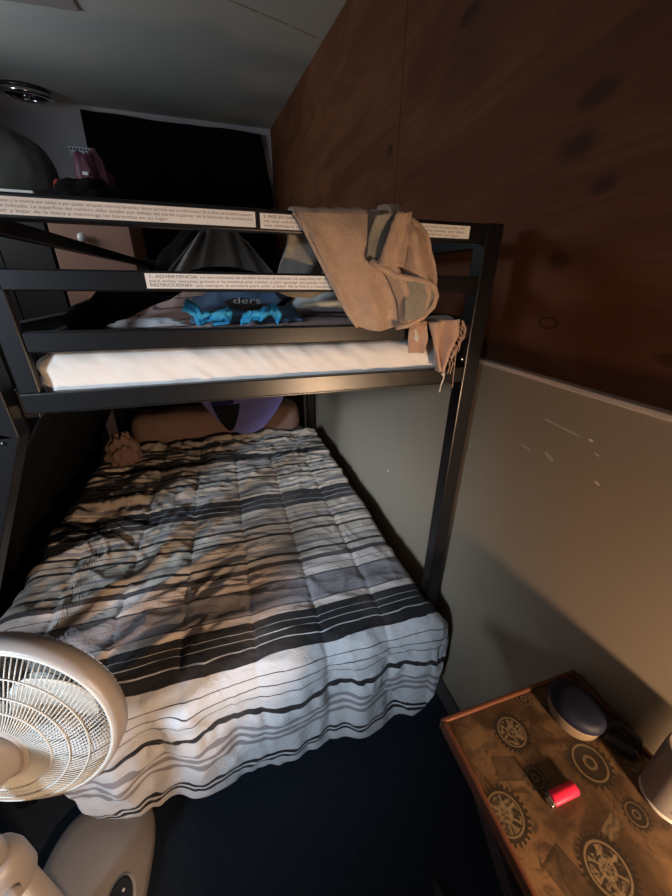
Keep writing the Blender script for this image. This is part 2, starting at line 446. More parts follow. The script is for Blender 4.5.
# ------------------------------------------------------------------ mesh helpers
class MB:
    def __init__(self):
        self.v, self.f = [], []
        self.uv = None

    def add(self, vs, fs):
        o = len(self.v)
        self.v += [V(p) for p in vs]
        self.f += [tuple(i + o for i in q) for q in fs]
        return self

    def box(self, lo, hi, mat=None):
        (a, b, c), (d, e, f) = lo, hi
        vs = [V(p) for p in ((a, b, c), (d, b, c), (d, e, c), (a, e, c), (a, b, f), (d, b, f), (d, e, f), (a, e, f))]
        if mat:
            vs = [mat @ p for p in vs]
        return self.add(vs, [(0, 3, 2, 1), (4, 5, 6, 7), (0, 1, 5, 4), (1, 2, 6, 5), (2, 3, 7, 6), (3, 0, 4, 7)])

    def tube(self, path, r, n=10, closed=False):
        path = [V(p) for p in path]
        K = len(path)
        rs = r if isinstance(r, (list, tuple)) else [r] * K
        rings = []
        up = None
        for i, p in enumerate(path):
            if closed:
                t = path[(i + 1) % K] - path[i - 1]
            else:
                t = path[min(i + 1, K - 1)] - path[max(i - 1, 0)]
            t.normalize()
            if up is None:
                up = V((0, 0, 1)) if abs(t.z) < 0.9 else V((1, 0, 0))
            a = t.cross(up)
            a.normalize()
            up2 = a.cross(t)
            up = up2
            rings.append([p + (a * math.cos(2 * PI * k / n) + up2 * math.sin(2 * PI * k / n)) * rs[i] for k in range(n)])
        vs = [q for rg in rings for q in rg]
        fs = []
        for i in range(K if closed else K - 1):
            j = (i + 1) % K
            for k in range(n):
                l = (k + 1) % n
                fs.append((i * n + k, i * n + l, j * n + l, j * n + k))
        if not closed:
            fs.append(tuple(reversed(range(n))))
            fs.append(tuple((K - 1) * n + k for k in range(n)))
        return self.add(vs, fs)

    def bar(self, a, b, wx, wy, side=(1, 0, 0)):
        """rectangular tube from a to b"""
        a, b = V(a), V(b)
        t = (b - a).normalized()
        s = V(side)
        s = (s - t * s.dot(t)).normalized()
        u = t.cross(s)
        vs = []
        for p in (a, b):
            for (i, j) in ((-1, -1), (1, -1), (1, 1), (-1, 1)):
                vs.append(p + s * wx / 2 * i + u * wy / 2 * j)
        return self.add(vs, [(0, 3, 2, 1), (4, 5, 6, 7), (0, 1, 5, 4), (1, 2, 6, 5), (2, 3, 7, 6), (3, 0, 4, 7)])

    def lathe(self, prof, n=32, mat=None, sx=1.0, sy=1.0, close=True):
        vs, fs = [], []
        for (r, z) in prof:
            for k in range(n):
                a = 2 * PI * k / n
                p = V((r * math.cos(a) * sx, r * math.sin(a) * sy, z))
                vs.append(mat @ p if mat else p)
        for i in range(len(prof) - 1):
            for k in range(n):
                l = (k + 1) % n
                fs.append((i * n + k, i * n + l, (i + 1) * n + l, (i + 1) * n + k))
        if close:
            fs.append(tuple(reversed(range(n))))
            fs.append(tuple((len(prof) - 1) * n + k for k in range(n)))
        return self.add(vs, fs)

    def grid(self, fn, nu, nv, uvfn=None):
        o = len(self.v)
        vs, fs = [], []
        for j in range(nv + 1):
            for i in range(nu + 1):
                vs.append(fn(i / nu, j / nv))
        for j in range(nv):
            for i in range(nu):
                a = j * (nu + 1) + i
                fs.append((a, a + 1, a + nu + 2, a + nu + 1))
        self.add(vs, fs)
        if uvfn:
            self.uv = {o + j * (nu + 1) + i: uvfn(i / nu, j / nv) for j in range(nv + 1) for i in range(nu + 1)}
        return self

    def build(self, name, mat, parent=None, bevel=0.0, smoothed=False, solid=0.0, subsurf=0, origin=None, seg=2):
        me = bpy.data.meshes.new(name)
        off = V(origin) if origin is not None else V((0, 0, 0))
        me.from_pydata([p - off for p in self.v], [], self.f)
        if self.uv:
            ul = me.uv_layers.new(name='UVMap')
            for lp in me.loops:
                ul.data[lp.index].uv = self.uv[lp.vertex_index]
        me.update()
        bm = bmesh.new()
        bm.from_mesh(me)
        bmesh.ops.recalc_face_normals(bm, faces=bm.faces)
        bm.to_mesh(me)
        bm.free()
        me.materials.append(MAT[mat] if isinstance(mat, str) else mat)
        o = bpy.data.objects.new(name, me)
        COL.objects.link(o)
        o.location = off
        if parent is not None:
            o.parent = parent
            o.matrix_parent_inverse = Matrix.Translation(-V(world_loc(parent)))
        if solid:
            md = o.modifiers.new('thickness', 'SOLIDIFY')
            md.thickness = solid
            md.offset = 0
        if bevel:
            md = o.modifiers.new('edge', 'BEVEL')
            md.width = bevel
            md.segments = seg
            md.limit_method = 'ANGLE'
            md.angle_limit = math.radians(40)
        if subsurf:
            md = o.modifiers.new('round', 'SUBSURF')
            md.levels = subsurf
            md.render_levels = subsurf
        if smoothed:
            for p in me.polygons:
                p.use_smooth = True
        return o


def world_loc(o):
    p = V(o.location)
    q = o
    while q.parent is not None:
        q = q.parent
        p = p  # parts keep world coordinates (inverse of the parent's translation)
    return p


def tag(o, label, cat, group=None, kind=None):
    o['label'] = label
    o['category'] = cat
    if group:
        o['group'] = group
    if kind:
        o['kind'] = kind
    return o


def thing(name, loc, label, cat, group=None):
    o = bpy.data.objects.new(name, None)
    o.empty_display_size = 0.05
    COL.objects.link(o)
    o.location = loc
    return tag(o, label, cat, group)


def struct(o):
    o['kind'] = 'structure'
    return o


def nz(x, y, z=0.0):
    return noise.noise(V((x, y, z)))


# ------------------------------------------------------------------ room
XW = 0.71          # plywood face of the right wall
def ceil_z(y):
    return 2.47 + 0.112 * y
X0, Y0, Y1 = -2.3, -1.0, 4.70
struct(MB().box((X0 - .1, -2.6, -0.08), (XW + .1, Y1 + .1, 0)).build('floor', 'carpet'))
MAT['lit_edge'] = simple('board edge painted as lit', (0.62, 0.50, 0.42), 0.7, 0, 0.1, 12)
wr = struct(MB().box((XW, Y0, 1.352), (XW + 0.03, 1.535, 3.1)).box((XW, 1.538, 1.352), (XW + 0.03, Y1 + .02, 3.1)).build('wall_right', 'ply', bevel=0.002))
struct(MB().box((0.696, Y0, 0.0), (XW + 0.02, Y1, 1.356)).build('trim_1', 'panel', bevel=0.002))
struct(MB().box((0.690, Y0, 1.348), (XW + 0.01, Y1, 1.360)).build('trim_4', 'lit_edge', bevel=0.002))  # pale colour paints the light caught by the board's top edge
struct(MB().box((0.680, Y0, 0.0), (0.696, Y1, 0.085)).build('baseboard_right', 'trim', bevel=0.003))
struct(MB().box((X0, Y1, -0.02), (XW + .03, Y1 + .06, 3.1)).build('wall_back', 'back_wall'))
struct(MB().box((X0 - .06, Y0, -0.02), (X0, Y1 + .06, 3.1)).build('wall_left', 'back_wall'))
cl = MB()
cl.add([(X0 - .06, Y0, ceil_z(Y0)), (XW + .03, Y0, ceil_z(Y0)), (XW + .03, Y1 + .06, ceil_z(Y1 + .06)), (X0 - .06, Y1 + .06, ceil_z(Y1 + .06)),
        (X0 - .06, Y0, ceil_z(Y0) + .08), (XW + .03, Y0, ceil_z(Y0) + .08), (XW + .03, Y1 + .06, ceil_z(Y1 + .06) + .08), (X0 - .06, Y1 + .06, ceil_z(Y1 + .06) + .08)],
       [(0, 1, 2, 3), (7, 6, 5, 4), (0, 4, 5, 1), (1, 5, 6, 2), (2, 6, 7, 3), (3, 7, 4, 0)])
struct(cl.build('ceiling', 'ceiling'))
# darker sheet of board fixed over the ceiling, its corner comes into view
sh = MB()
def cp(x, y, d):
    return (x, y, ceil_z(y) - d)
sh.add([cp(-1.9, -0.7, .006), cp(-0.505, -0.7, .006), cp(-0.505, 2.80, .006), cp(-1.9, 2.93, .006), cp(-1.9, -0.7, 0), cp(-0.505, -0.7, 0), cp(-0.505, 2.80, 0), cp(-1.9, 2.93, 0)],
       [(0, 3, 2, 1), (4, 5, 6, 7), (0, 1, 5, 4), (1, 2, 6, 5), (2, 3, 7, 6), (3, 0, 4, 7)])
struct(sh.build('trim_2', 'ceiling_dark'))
# paper joint between two ceiling boards
jt = MB()
pts = [(0.05, 2.36), (0.20, 2.40), (0.36, 2.46), (0.52, 2.52), (0.70, 2.60)]
for (a, b) in zip(pts[:-1], pts[1:]):
    a3, b3 = V(cp(a[0], a[1], .001)), V(cp(b[0], b[1], .001))
    jt.bar(a3, a3.lerp(b3, 0.86), 0.006, 0.003, (0, 1, 0))
MAT['joint'] = simple('paper joint', (0.43, 0.44, 0.43), 0.9)
struct(jt.build('trim_3', 'joint'))

# ------------------------------------------------------------------ bunk bed
bed = thing('bunk_bed', (0.12, 1.8, 0), 'black metal bunk bed with white warning labels on its upper end rails', 'bunk bed')
FY = 0.80          # front face of the upper foot end
RY = 2.78
def bpart(mb, name, mat='black_metal', bevel=0.003, **k):
    return mb.build(name, mat, bed, bevel=bevel, **k)
# posts
bpart(MB().box((0.608, FY, 0.0), (0.654, FY + .045, 1.680)), 'leg')
bpart(MB().box((0.608, RY, 0.0), (0.654, RY + .045, 1.680)), 'leg')
for y in (FY, RY):
    yy = y + .0225
    lg = MB()
    P_ = [V((-0.440, yy, 1.68)), V((-0.440, yy, 1.268)), V((-0.79, yy, 0.50)), V((-0.79, yy, 0.0))]
    for a, b in zip(P_[:-1], P_[1:]):
        d = (b - a).normalized() * 0.006
        lg.bar(a - (d if a is not P_[0] else d * 0), b + (d if b is not P_[-1] else d * 0), 0.050, 0.045)
    bpart(lg, 'leg')
# upper foot end rails
R1 = bpart(MB().box((-0.465, FY, 1.640), (0.610, FY + .03, 1.678)), 'guard_rail')
R2 = bpart(MB().box((-0.415, FY, 1.533), (0.610, FY + .03, 1.569)), 'guard_rail')
R3 = bpart(MB().box((-0.352, FY, 1.427), (0.610, FY + .03, 1.464)), 'guard_rail')
bpart(MB().box((-0.390, FY - .001, 1.311), (0.610, FY + .017, 1.352)), 'end_rail')
bpart(MB().box((-0.389, FY, 1.351), (-0.353, FY + .017, 1.640)), 'guard_upright')
# far end rails
for (z0, z1) in ((1.640, 1.678), (1.533, 1.569), (1.427, 1.464)):
    bpart(MB().box((-0.415, RY + .005, z0), (0.610, RY + .035, z1)), 'guard_rail')
bpart(MB().box((-0.415, RY, 1.311), (0.610, RY + .03, 1.352)), 'end_rail')
# side rails of the upper bunk
for x in (-0.415, 0.612):
    bpart(MB().box((x, FY + .04, 1.290), (x + .03, RY, 1.352)), 'side_rail')
    bpart(MB().box((x, FY + .04, 1.440), (x + .026, RY, 1.472)), 'side_rail')
    bpart(MB().box((x, FY + .04, 1.630), (x + .026, RY, 1.662)), 'side_rail')
for i in range(11):
    y = FY + .12 + i * (RY - FY - .2) / 10
    bpart(MB().box((-0.387, y - .022, 1.280), (0.613, y + .022, 1.2995)), 'slat', bevel=0)
# lower bunk frame
bpart(MB().box((-0.770, FY + .004, 0.255), (0.610, FY + .034, 0.305)), 'end_rail')
bpart(MB().box((-0.770, RY, 0.255), (0.610, RY + .03, 0.305)), 'end_rail')
bpart(MB().box((-0.805, FY + .04, 0.245), (-0.775, RY, 0.300)), 'side_rail')
bpart(MB().box((0.612, FY + .04, 0.245), (0.642, RY, 0.300)), 'side_rail')
for i in range(9):
    y = FY + .14 + i * (RY - FY - .24) / 8
    bpart(MB().box((-0.776, y - .022, 0.255), (0.613, y + .022, 0.275)), 'slat', bevel=0)
# small bright fixing bolts
bl = MB()
bl.lathe([(0.0005, 0), (0.0045, 0.0005), (0.004, 0.003), (0.0005, 0.004)], 12, Matrix.Translation((0.597, FY, 1.373)) @ Matrix.Rotation(PI / 2, 4, 'X'))
o = bl.build('bolt', 'chrome', bed)
o['label'] = 'small bright bolt head'
bl = MB()
bl.lathe([(0.0005, 0), (0.0045, 0.0005), (0.004, 0.003), (0.0005, 0.004)], 12, Matrix.Translation((-0.445, FY, 1.255)) @ Matrix.Rotation(PI / 2, 4, 'X'))
o = bl.build('bolt', 'black_metal', bed)


def to_mesh(o, name):
    dg = bpy.context.evaluated_depsgraph_get()
    me = bpy.data.meshes.new_from_object(o.evaluated_get(dg))
    me.name = name
    n = bpy.data.objects.new(name, me)
    bpy.data.objects.remove(o, do_unlink=True)
    n.name = name
    COL.objects.link(n)
    return n


def text(body, x, z, size, y, mat, parent, width=None):
    cu = bpy.data.curves.new('lettering', 'FONT')
    cu.body = body
    cu.size = size
    cu.extrude = 0.0
    cu.space_line = 1.0
    cu.materials.append(MAT[mat])
    o = bpy.data.objects.new('lettering', cu)
    COL.objects.link(o)
    bpy.context.view_layer.update()
    o = to_mesh(o, 'lettering')
    o.location = (x, y, z)
    o.rotation_euler = (PI / 2, 0, 0)
    bpy.context.view_layer.update()
    if width and o.dimensions.x > 1e-6:
        o.scale.x = width / o.dimensions.x
    o.parent = parent
    o.matrix_parent_inverse = Matrix.Translation(-V(bed.location)) if parent is bed else Matrix.Translation((0, 0, 0))
    return o


def label(x0, x1, z0, z1, lines, heads):
    lb = MB().box((x0, FY - .0012, z0), (x1, FY + .001, z1)).build('warning_label', 'label', bed)
    lb['label'] = 'white printed warning label'
    n = len(lines)
    h = (z1 - z0) / (n + 0.55)
    for i, ln in enumerate(lines):
        if not ln:
            continue
        z = z1 - h * (i + 1.05)
        hx = x0 + 0.006
        if heads.get(i):
            hw = heads[i][1]
            t = text(heads[i][0], hx, z, h * 0.98, FY - .0016, 'ink_dark', None, hw)
            t.parent = lb
            hx += hw + 0.006
        full = ln[1] * (x1 - x0 - 0.012)
        t = text(ln[0], hx, z, h * 0.92, FY - .0016, 'ink', None, max(0.02, x0 + 0.006 + full - hx))
        t.parent = lb
    return lb


W1 = 'para evitar lesiones graves o la muerte por caídas o por quedar atrapado entre las barandas. Nunca permita que un niño menor de 6 años use la litera superior'
W2 = 'no use colchones de tamaño distinto al indicado. La superficie del colchón debe quedar por debajo del borde superior de la baranda de protección'
W3 = 'use siempre la escalera para subir y bajar de la litera y mantenga las barandas en su lugar'
label(-0.462, 0.083, 1.6465, 1.6715, [(W1, 1.0), (W2, 1.0), (W3, 0.72)], {0: ('ADVERTENCIA:', 0.07)})
label(0.092, 0.561, 1.6455, 1.6705, [(W1[:95], 0.98), (W2[:95], 0.98), (W3, 0.95)], {0: ('2. MISE EN GARDE:', 0.072)})
label(-0.128, 0.40, 1.5385, 1.5645, [(W2[:110], 0.98), (W1[:110], 0.97), (W3, 0.9)], {0: ('1. ADVERTENCIA:', 0.085), 2: ('RESTRICCIONES:', 0.075)})

# ------------------------------------------------------------------ upper mattress
def soft_box(lo, hi, r, nx=60, ny=60, nz_=14, fn=None):
    """rounded slab as one closed skin"""
    mb = MB()
    lo, hi = V(lo), V(hi)
    c, h = (lo + hi) / 2, (hi - lo) / 2
    bm = bmesh.new()
    seen = {}
    vs, fs = [], []
    def vert(p):
        k = (round(p.x, 5), round(p.y, 5), round(p.z, 5))
        if k not in seen:
            seen[k] = len(vs)
            q = V((max(-h.x + r, min(h.x - r, p.x)), max(-h.y + r, min(h.y - r, p.y)), max(-h.z + r, min(h.z - r, p.z))))
            d = p - q
            if d.length > 1e-9:
                d = d.normalized() * r
            q = q + d + c
            vs.append(fn(q, d.normalized() if d.length > 0 else V((0, 0, 1))) if fn else q)
        return seen[k]
    bm.free()
    def face(ax, s, n1, n2):
        a1, a2 = [(1, 2), (0, 2), (0, 1)][ax]
        g = []
        for j in range(n2 + 1):
            row = []
            for i in range(n1 + 1):
                p = V((0, 0, 0))
                p[ax] = s * h[ax]
                p[a1] = h[a1] * (2 * i / n1 - 1)
                p[a2] = h[a2] * (2 * j / n2 - 1)
                row.append(vert(p))
            g.append(row)
        for j in range(n2):
            for i in range(n1):
                fs.append((g[j][i], g[j][i + 1], g[j + 1][i + 1], g[j + 1][i]))
    for s in (-1, 1):
        face(0, s, ny, nz_)
        face(1, s, nx, nz_)
        face(2, s, nx, ny)
    return mb.add(vs, fs)


def matt_fn(q, d):
    k = 0.0045 * nz(q.x * 26 + q.z * 30, q.z * 22, 3) + 0.003 * nz(q.x * 60 + q.z * 60, q.z * 20, 9)
    if d.y < -0.3:
        low = max(0, min(1, (1.385 - q.z) / 0.03))
        k += -0.006 * low * abs(nz(q.x * 40 + q.z * 35, 2, 5))
    return q + d * k


tag(soft_box((-0.366, 0.8185, 1.300), (0.572, 2.73, 1.424), 0.038, 150, 90, 24, matt_fn).build('upper_mattress', 'sheet', smoothed=True, origin=(0.11, 1.78, 1.30)),
    'white sheeted mattress behind the lower rails of the upper bunk', 'mattress')
tag(soft_box((-0.755, 0.845, 0.305), (0.555, 2.75, 0.475), 0.05, 30, 40, 8).build('lower_mattress', 'mattress', smoothed=True, origin=(-0.1, 1.8, 0.305)),
    'white mattress under the striped comforter on the lower bunk', 'mattress')

# ------------------------------------------------------------------ comforter
CX0, CX1, CY0, CY1, CT = -0.770, 0.562, 0.775, 2.475, 0.490
S0, S1, T0 = CX0 - 0.36, CX1 + 0.20, CY0 - 0.500


def hem_line(s):
    """rounded outline of the comforter's two foot corners"""
    hl = T0 + 0.045
    if s < -0.50:
        hl += min(0.42, 0.42 * ((-0.50 - s) / 0.14) ** 2)
    if s < -0.20:
        hl += 0.035 * min(1, (-0.20 - s) / 0.3)
    if s > 0.46:
        hl += min(0.36, 0.10 * ((s - 0.46) / 0.14) ** 2)
    return hl


def ridge(x):
    return 1.0 - abs(x)


def sharp(x, y, z, k=4):
    return (1.0 - min(1.0, abs(nz(x, y, z)) * 1.9)) ** k


def wrinkle(s, t, left, far):
    a = 0.50 + 0.35 * nz(s * 0.9, t * 0.9, 40)
    ca, sa = math.cos(a), math.sin(a)
    q = (s * ca + t * sa, -s * sa + t * ca)
    b = -0.15 + 0.5 * nz(s * 1.1, t * 1.1, 60)
    cb, sb = math.cos(b), math.sin(b)
    p = (s * cb + t * sb, -s * sb + t * cb)
    m = 0.35 + 0.65 * max(0, min(1, 0.5 + 1.6 * nz(s * 1.6, t * 1.6, 21)))
    h = (0.010 + 0.022 * left + 0.012 * far) * m * sharp(q[0] * 1.7, q[1] * 5.5, 1.3, 3)
    h += (0.006 + 0.013 * left + 0.010 * far) * m * sharp(q[0] * 4.0, q[1] * 11.0, 7.1, 3)
    h += (0.007 + 0.004 * left + 0.010 * far) * sharp(p[0] * 3.0, p[1] * 14.0, 11.0, 3)
    h += 0.005 * sharp(p[0] * 9.0, p[1] * 6.0, 17.0, 3)
    h += 0.007 * nz(s * 4, t * 4, 2.0)
    return h


def comf(u, v):
    s = S0 + (S1 - S0) * u
    t = hem_line(s) + (CY1 - hem_line(s)) * v
    hem = 0.022 * nz(s * 3.1, 1.7, 4) + 0.012 * nz(s * 9.0, 4.2)
    if t < CY0:
        t -= hem * (CY0 - t) / (CY0 - T0)
    ol, orr, ot = max(0, CX0 - s), max(0, s - CX1), max(0, CY0 - t)
    os_ = ol if ol > 0 else orr
    sg = -1 if ol > 0 else 1
    r = 0.055 if ot <= 0 else 0.055 + 0.035 * min(1, ot / 0.05)
    o = math.hypot(os_, ot)
    x, y = max(CX0, min(CX1, s)), max(CY0, t)
    z = CT
    nrm = V((0, 0, 1))
    if o > 1e-9:
        dx, dy = sg * os_ / o, -ot / o
        oo = o if not (os_ > 0 and ot > 0) else max(os_, ot) + 0.25 * min(os_, ot)
        if oo < r * PI / 2:
            out, dr = r * math.sin(oo / r), r * (1 - math.cos(oo / r))
            nrm = V((dx * math.sin(oo / r), dy * math.sin(oo / r), math.cos(oo / r)))
        else:
            out, dr = r, r + oo - r * PI / 2
            nrm = V((dx, dy, 0))
        flare = 0.10 * max(0, dr - 0.1) if ot > 0 else 0.05 * max(0, dr - .1)
        if os_ > 0 and ot > 0:
            mm = min(os_, ot)
            flare += 0.22 * mm
        if sg > 0 and os_ > 0:
            # between the mattress and the wall posts the cloth is squeezed
            k = max(0, min(1, ot / 0.06))
            out *= 0.62 + 0.38 * k
            flare *= k
        x += dx * (out + flare)
        y += dy * (out + flare)
        z -= dr
    p = V((x, y, z))
    top = nrm.z
    left = max(0, min(1, (0.15 - s) / 0.7))
    far = max(0, min(1, (t - 1.55) / 0.5))
    # loose folds on top
    h = wrinkle(s, t, left, far)
    # quilting seams run down the bed
    d = abs(((s + 0.02) % 0.215) - 0.1075)
    h -= 0.006 * math.exp(-(((0.1075 - d) / 0.010) ** 2))
    h += 0.003 * math.cos((s + 0.02) / 0.215 * 2 * PI) * -1.0
    if top > 0.2:
        h += 0.020 * top
    if ot > 0.02:
        g = min(1, ot / 0.15)
        h = h * (1 - 0.6 * g)
        h += g * (0.017 * math.sin(s * 24 + 3.5 * nz(s * 3, 1, 1)) * (0.4 + nz(s * 4.1, t * 2.0, 5) + 0.4)
                  + 0.016 * nz(s * 6.0, t * 3.5, 8.8) + 0.011 * nz(s * 19, t * 8, 3.3) + 0.007 * sharp(s * 11 + t * 4, t * 5, 2.5, 3))
    # the gathered seam above the hem
    vv = t - T0
    h += 0.006 * math.exp(-((vv - 0.272) / 0.020) ** 2) * (0.6 + nz(s * 40, 2, 2) * 1.2)
    h += 0.005 * math.exp(-((vv - 0.285) / 0.035) ** 2) * math.sin(s * 130 + 4 * nz(s * 7, 1)) * (0.3 + 0.7 * abs(nz(s * 5, 4)))
    if os_ > 0.02 and sg > 0 and ot <= 0:
        h = max(-0.004, min(0.006, h * 0.3))
    if os_ > 0.02 and sg < 0:
        h += 0.016 * math.sin(t * 17 + 2 * nz(t * 2, 5)) * min(1, os_ / .15)
    p += nrm * h
    if t > 2.375:     # rolled end
        e = (t - 2.375) / 0.10
        p.z += 0.03 * math.sin(e * PI) - 0.03 * e
    p.z = max(p.z, 0.012)
    return p


def comf_uv(u, v):
    s = S0 + (S1 - S0) * u
    t = hem_line(s) + (CY1 - hem_line(s)) * v
    left = max(0, min(1, (0.15 - s) / 0.7))
    far = max(0, min(1, (t - 1.2) / 0.6))
    foot = max(0, min(1, (0.80 - t) / 0.1))
    amp = 1 - 0.82 * foot
    w_ = 0.95 * (wrinkle(s, t, left, far) - 0.012) + (0.004 + 0.014 * left + 0.010 * far) * nz(s * 5, t * 4, 6.0)
    w_ += (0.007 * nz(s * 6.5, 9.1, t * 1.5) + 0.003 * nz(s * 17, 3.1, t * 3)) * (0.5 + foot)
    return (s, t - T0 + w_ * amp * (1 if t > CY0 - .4 else 0.6))


NU, NV = 250, 360
cm = MB().grid(comf, NU, NV, comf_uv)
tag(cm.build('comforter', 'comforter', smoothed=True, solid=0.012, origin=(-0.1, 1.6, 0.49)),
    'brown black and white striped comforter spread over the lower bunk to the carpet', 'comforter')

# ------------------------------------------------------------------ cloth helpers
def heap(name, mat, cx, cy, cz, rx, ry, rz, label_, cat, seed=0, rot=0.0, amp=0.25, freq=3.0, group=None, parent=None, flat=0.25):
    """crumpled lump of cloth resting on z = cz"""
    def fn(u, v):
        a = u * 2 * PI
        e = -0.5 * PI + v * PI
        d = V((math.cos(e) * math.cos(a), math.cos(e) * math.sin(a), math.sin(e)))
        k = 1 + amp * noise.noise(d * freq + V((seed, seed * 1.7, 0))) + amp * 0.6 * (0.5 - abs(noise.noise(d * freq * 2.2 + V((seed * 2.1, 3, seed)))))
        p = V((d.x * rx * k, d.y * ry * k, d.z * rz * k))
        if p.z < 0:
            p.z *= flat
        p.rotate(Euler((0, 0, rot)))
        return p + V((cx, cy, cz + rz * flat))
    m = MB().grid(fn, 64, 32)
    m2 = MB()
    m2.v, m2.f = m.v, m.f
    o = m2.build(name, mat, parent, smoothed=True, origin=(cx, cy, cz) if parent is None else None)
    bm = bmesh.new()
    bm.from_mesh(o.data)
    bmesh.ops.remove_doubles(bm, verts=bm.verts, dist=1e-5)
    zmin = min(v.co.z for v in bm.verts)
    for v in bm.verts:
        v.co.z -= zmin - (0 if parent is None else cz)
    bmesh.ops.recalc_face_normals(bm, faces=bm.faces)
    bm.to_mesh(o.data)
    bm.free()
    if label_:
        tag(o, label_, cat, group)
    return o


# ------------------------------------------------------------------ pillow, lilac bag, cloth and added black sheets at the head of the lower bunk
def pil(q, d):
    return q + d * 0.012 * nz(q.x * 5, q.y * 6, q.z * 8 + 4)
tag(soft_box((-0.70, 2.485, 0.478), (0.50, 2.775, 0.715), 0.10, 50, 24, 10, pil).build('pillow', 'brown_cloth', smoothed=True, origin=(-0.1, 2.55, 0.50)),
    'long brown pillow at the dark head of the lower bunk', 'pillow')
heap('crumpled_shirt', 'brown_cloth', -0.66, 2.20, 0.535, 0.085, 0.08, 0.14, 'crumpled brown cloth on the far corner of the striped comforter', 'cloth', 5, 0.4, 0.4, 3.0)
def hc(u, v):  # black sheet added where the bunk head is simply dark
    x = -0.86 + 1.46 * u
    z = 1.285 - 1.27 * v
    return V((x, 2.865 + 0.022 * math.sin(u * 34 + 2 * nz(u * 4, v)) + 0.012 * nz(u * 9, v * 3), z))
tag(MB().grid(hc, 110, 30).build('head_shade_sheet', 'black_cloth', smoothed=True, solid=0.005, origin=(-0.3, 2.865, 1.28)),
    'added black sheet standing in for the dark behind the brown pillow of lower bunk', 'curtain')
def sc(u, v):  # added black sheet for the dark bunk side, also blocks the fill light
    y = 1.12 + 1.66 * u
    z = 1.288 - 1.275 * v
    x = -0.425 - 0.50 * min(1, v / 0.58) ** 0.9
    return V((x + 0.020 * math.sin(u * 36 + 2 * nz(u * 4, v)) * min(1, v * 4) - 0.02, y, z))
tag(MB().grid(sc, 110, 40).build('side_shade_sheet', 'black_cloth', smoothed=True, solid=0.005, origin=(-0.7, 2.0, 1.28)),
    'added black sheet standing in for the dark along the side of the lower bunk', 'curtain')
# lilac sling bag hanging from the underside of the upper bunk
lb_ = thing('sling_bag', (0.10, 2.30, 1.29), 'lilac cloth sling bag with black lining sagging above the pillow', 'bag')
def sling(u, v):
    a = (u * 2 - 1)
    x = 0.08 + a * 0.36 * (1 - 0.06 * v)
    e = math.cos(a * PI / 2) ** 0.8
    z = 0.99 - 0.355 * e * (0.35 + 0.65 * v)
    y = 2.40 - 0.16 * v * e + 0.01 * nz(x * 8, v * 4)
    return V((x, y, z))
MB().grid(sling, 40, 16).build('bag_body', 'lilac', lb_, solid=0.010, smoothed=True)
def sling_in(u, v):
    a = (u * 2 - 1)
    x = -0.03 + a * 0.075
    e = math.cos(a * PI / 2) ** 0.8
    z = 0.86 - 0.17 * e * v
    return V((x, 2.205 - 0.02 * e, z))
MB().grid(sling_in, 16, 8).build('lining_patch', 'black_cloth', lb_, solid=0.006, smoothed=True)['label'] = 'black lining'
for sx in (-1, 1):
    MB().tube([(0.08 + sx * 0.36, 2.40, 0.98), (0.08 + sx * 0.35, 2.37, 1.14), (0.08 + sx * 0.30, 2.34, 1.282)], 0.006, 8).build('strap', 'lilac', lb_)

# ------------------------------------------------------------------ clothes on the upper mattress
ZT = 1.424
def spread(u, v):
    x = -0.30 + 0.84 * u
    y = 0.94 + 1.26 * v
    e = min(1, u * 5, (1 - u) * 5, v * 5, (1 - v) * 5)
    lift = min(1, max(0, (y - 1.02) / 0.30))
    h = 0.010 + e * (0.012 + 0.052 * lift + 0.016 * (ridge(nz(x * 4, y * 3, 2) * 2)) + 0.010 * nz(x * 12, y * 7, 5))
    return V((x, y, ZT + max(0.004, h)))
tag(MB().grid(spread, 90, 60).build('bedspread', 'spread', solid=0.006, smoothed=True, origin=(0.1, 1.6, ZT)),
    'rumpled pinkish striped bedspread over the upper mattress', 'bedspread')
SX0, SXW = -0.08, 0.30
sht = thing('printed_shirt', (0.02, 1.25, 1.47), 'blue shirt with a black oval print among clothes on the upper mattress', 'shirt')
def on_spread(x, y):
    return spread((x + 0.30) / 0.84, (y - 0.94) / 1.26).z


def shirt(u, v):
    x = SX0 + SXW * u
    y = 1.04 + 0.26 * v
    e = min(1, u * 6, (1 - u) * 6, v * 4, (1 - v) * 4)
    base = on_spread(x, y)
    h = 0.008 + e * (0.006 + 0.016 * v + 0.016 * ridge(nz(x * 9, y * 9, 4) * 2))
    return V((x, y, base + h))
MB().grid(shirt, 60, 40).build('shirt_body', 'blue_shirt', sht, solid=0.005, smoothed=True)
def oval(u, v):
    a, r_ = u * 2 * PI, v
    x, y = 0.075 + 0.062 * r_ * math.cos(a), 1.120 + 0.045 * r_ * math.sin(a)
    return shirt((x - SX0) / SXW, (y - 1.04) / 0.26) + V((0, -0.002, 0.0045))
MB().grid(oval, 30, 8).build('oval_print', 'ink_dark', sht, smoothed=True)['label'] = 'black oval print'
cu = bpy.data.curves.new('lettering', 'FONT')
cu.body = 'ders'
cu.size = 0.045
cu.align_x = 'CENTER'
cu.align_y = 'CENTER'
cu.materials.append(MAT['white_plastic'])
to = bpy.data.objects.new('lettering', cu)
COL.objects.link(to)
bpy.context.view_layer.update()
to = to_mesh(to, 'lettering')
pc = shirt((0.075 - SX0) / SXW, (1.118 - 1.04) / 0.26)
pe = shirt((0.075 - SX0) / SXW, (1.158 - 1.04) / 0.26)
to.location = pc + V((0, -0.006, 0.016))
to.rotation_euler = (max(0.35, math.atan2(pe.z - pc.z, 0.04)) + 0.15, 0, -0.08)
to.parent = sht
to.matrix_parent_inverse = Matrix.Translation(-V(sht.location))


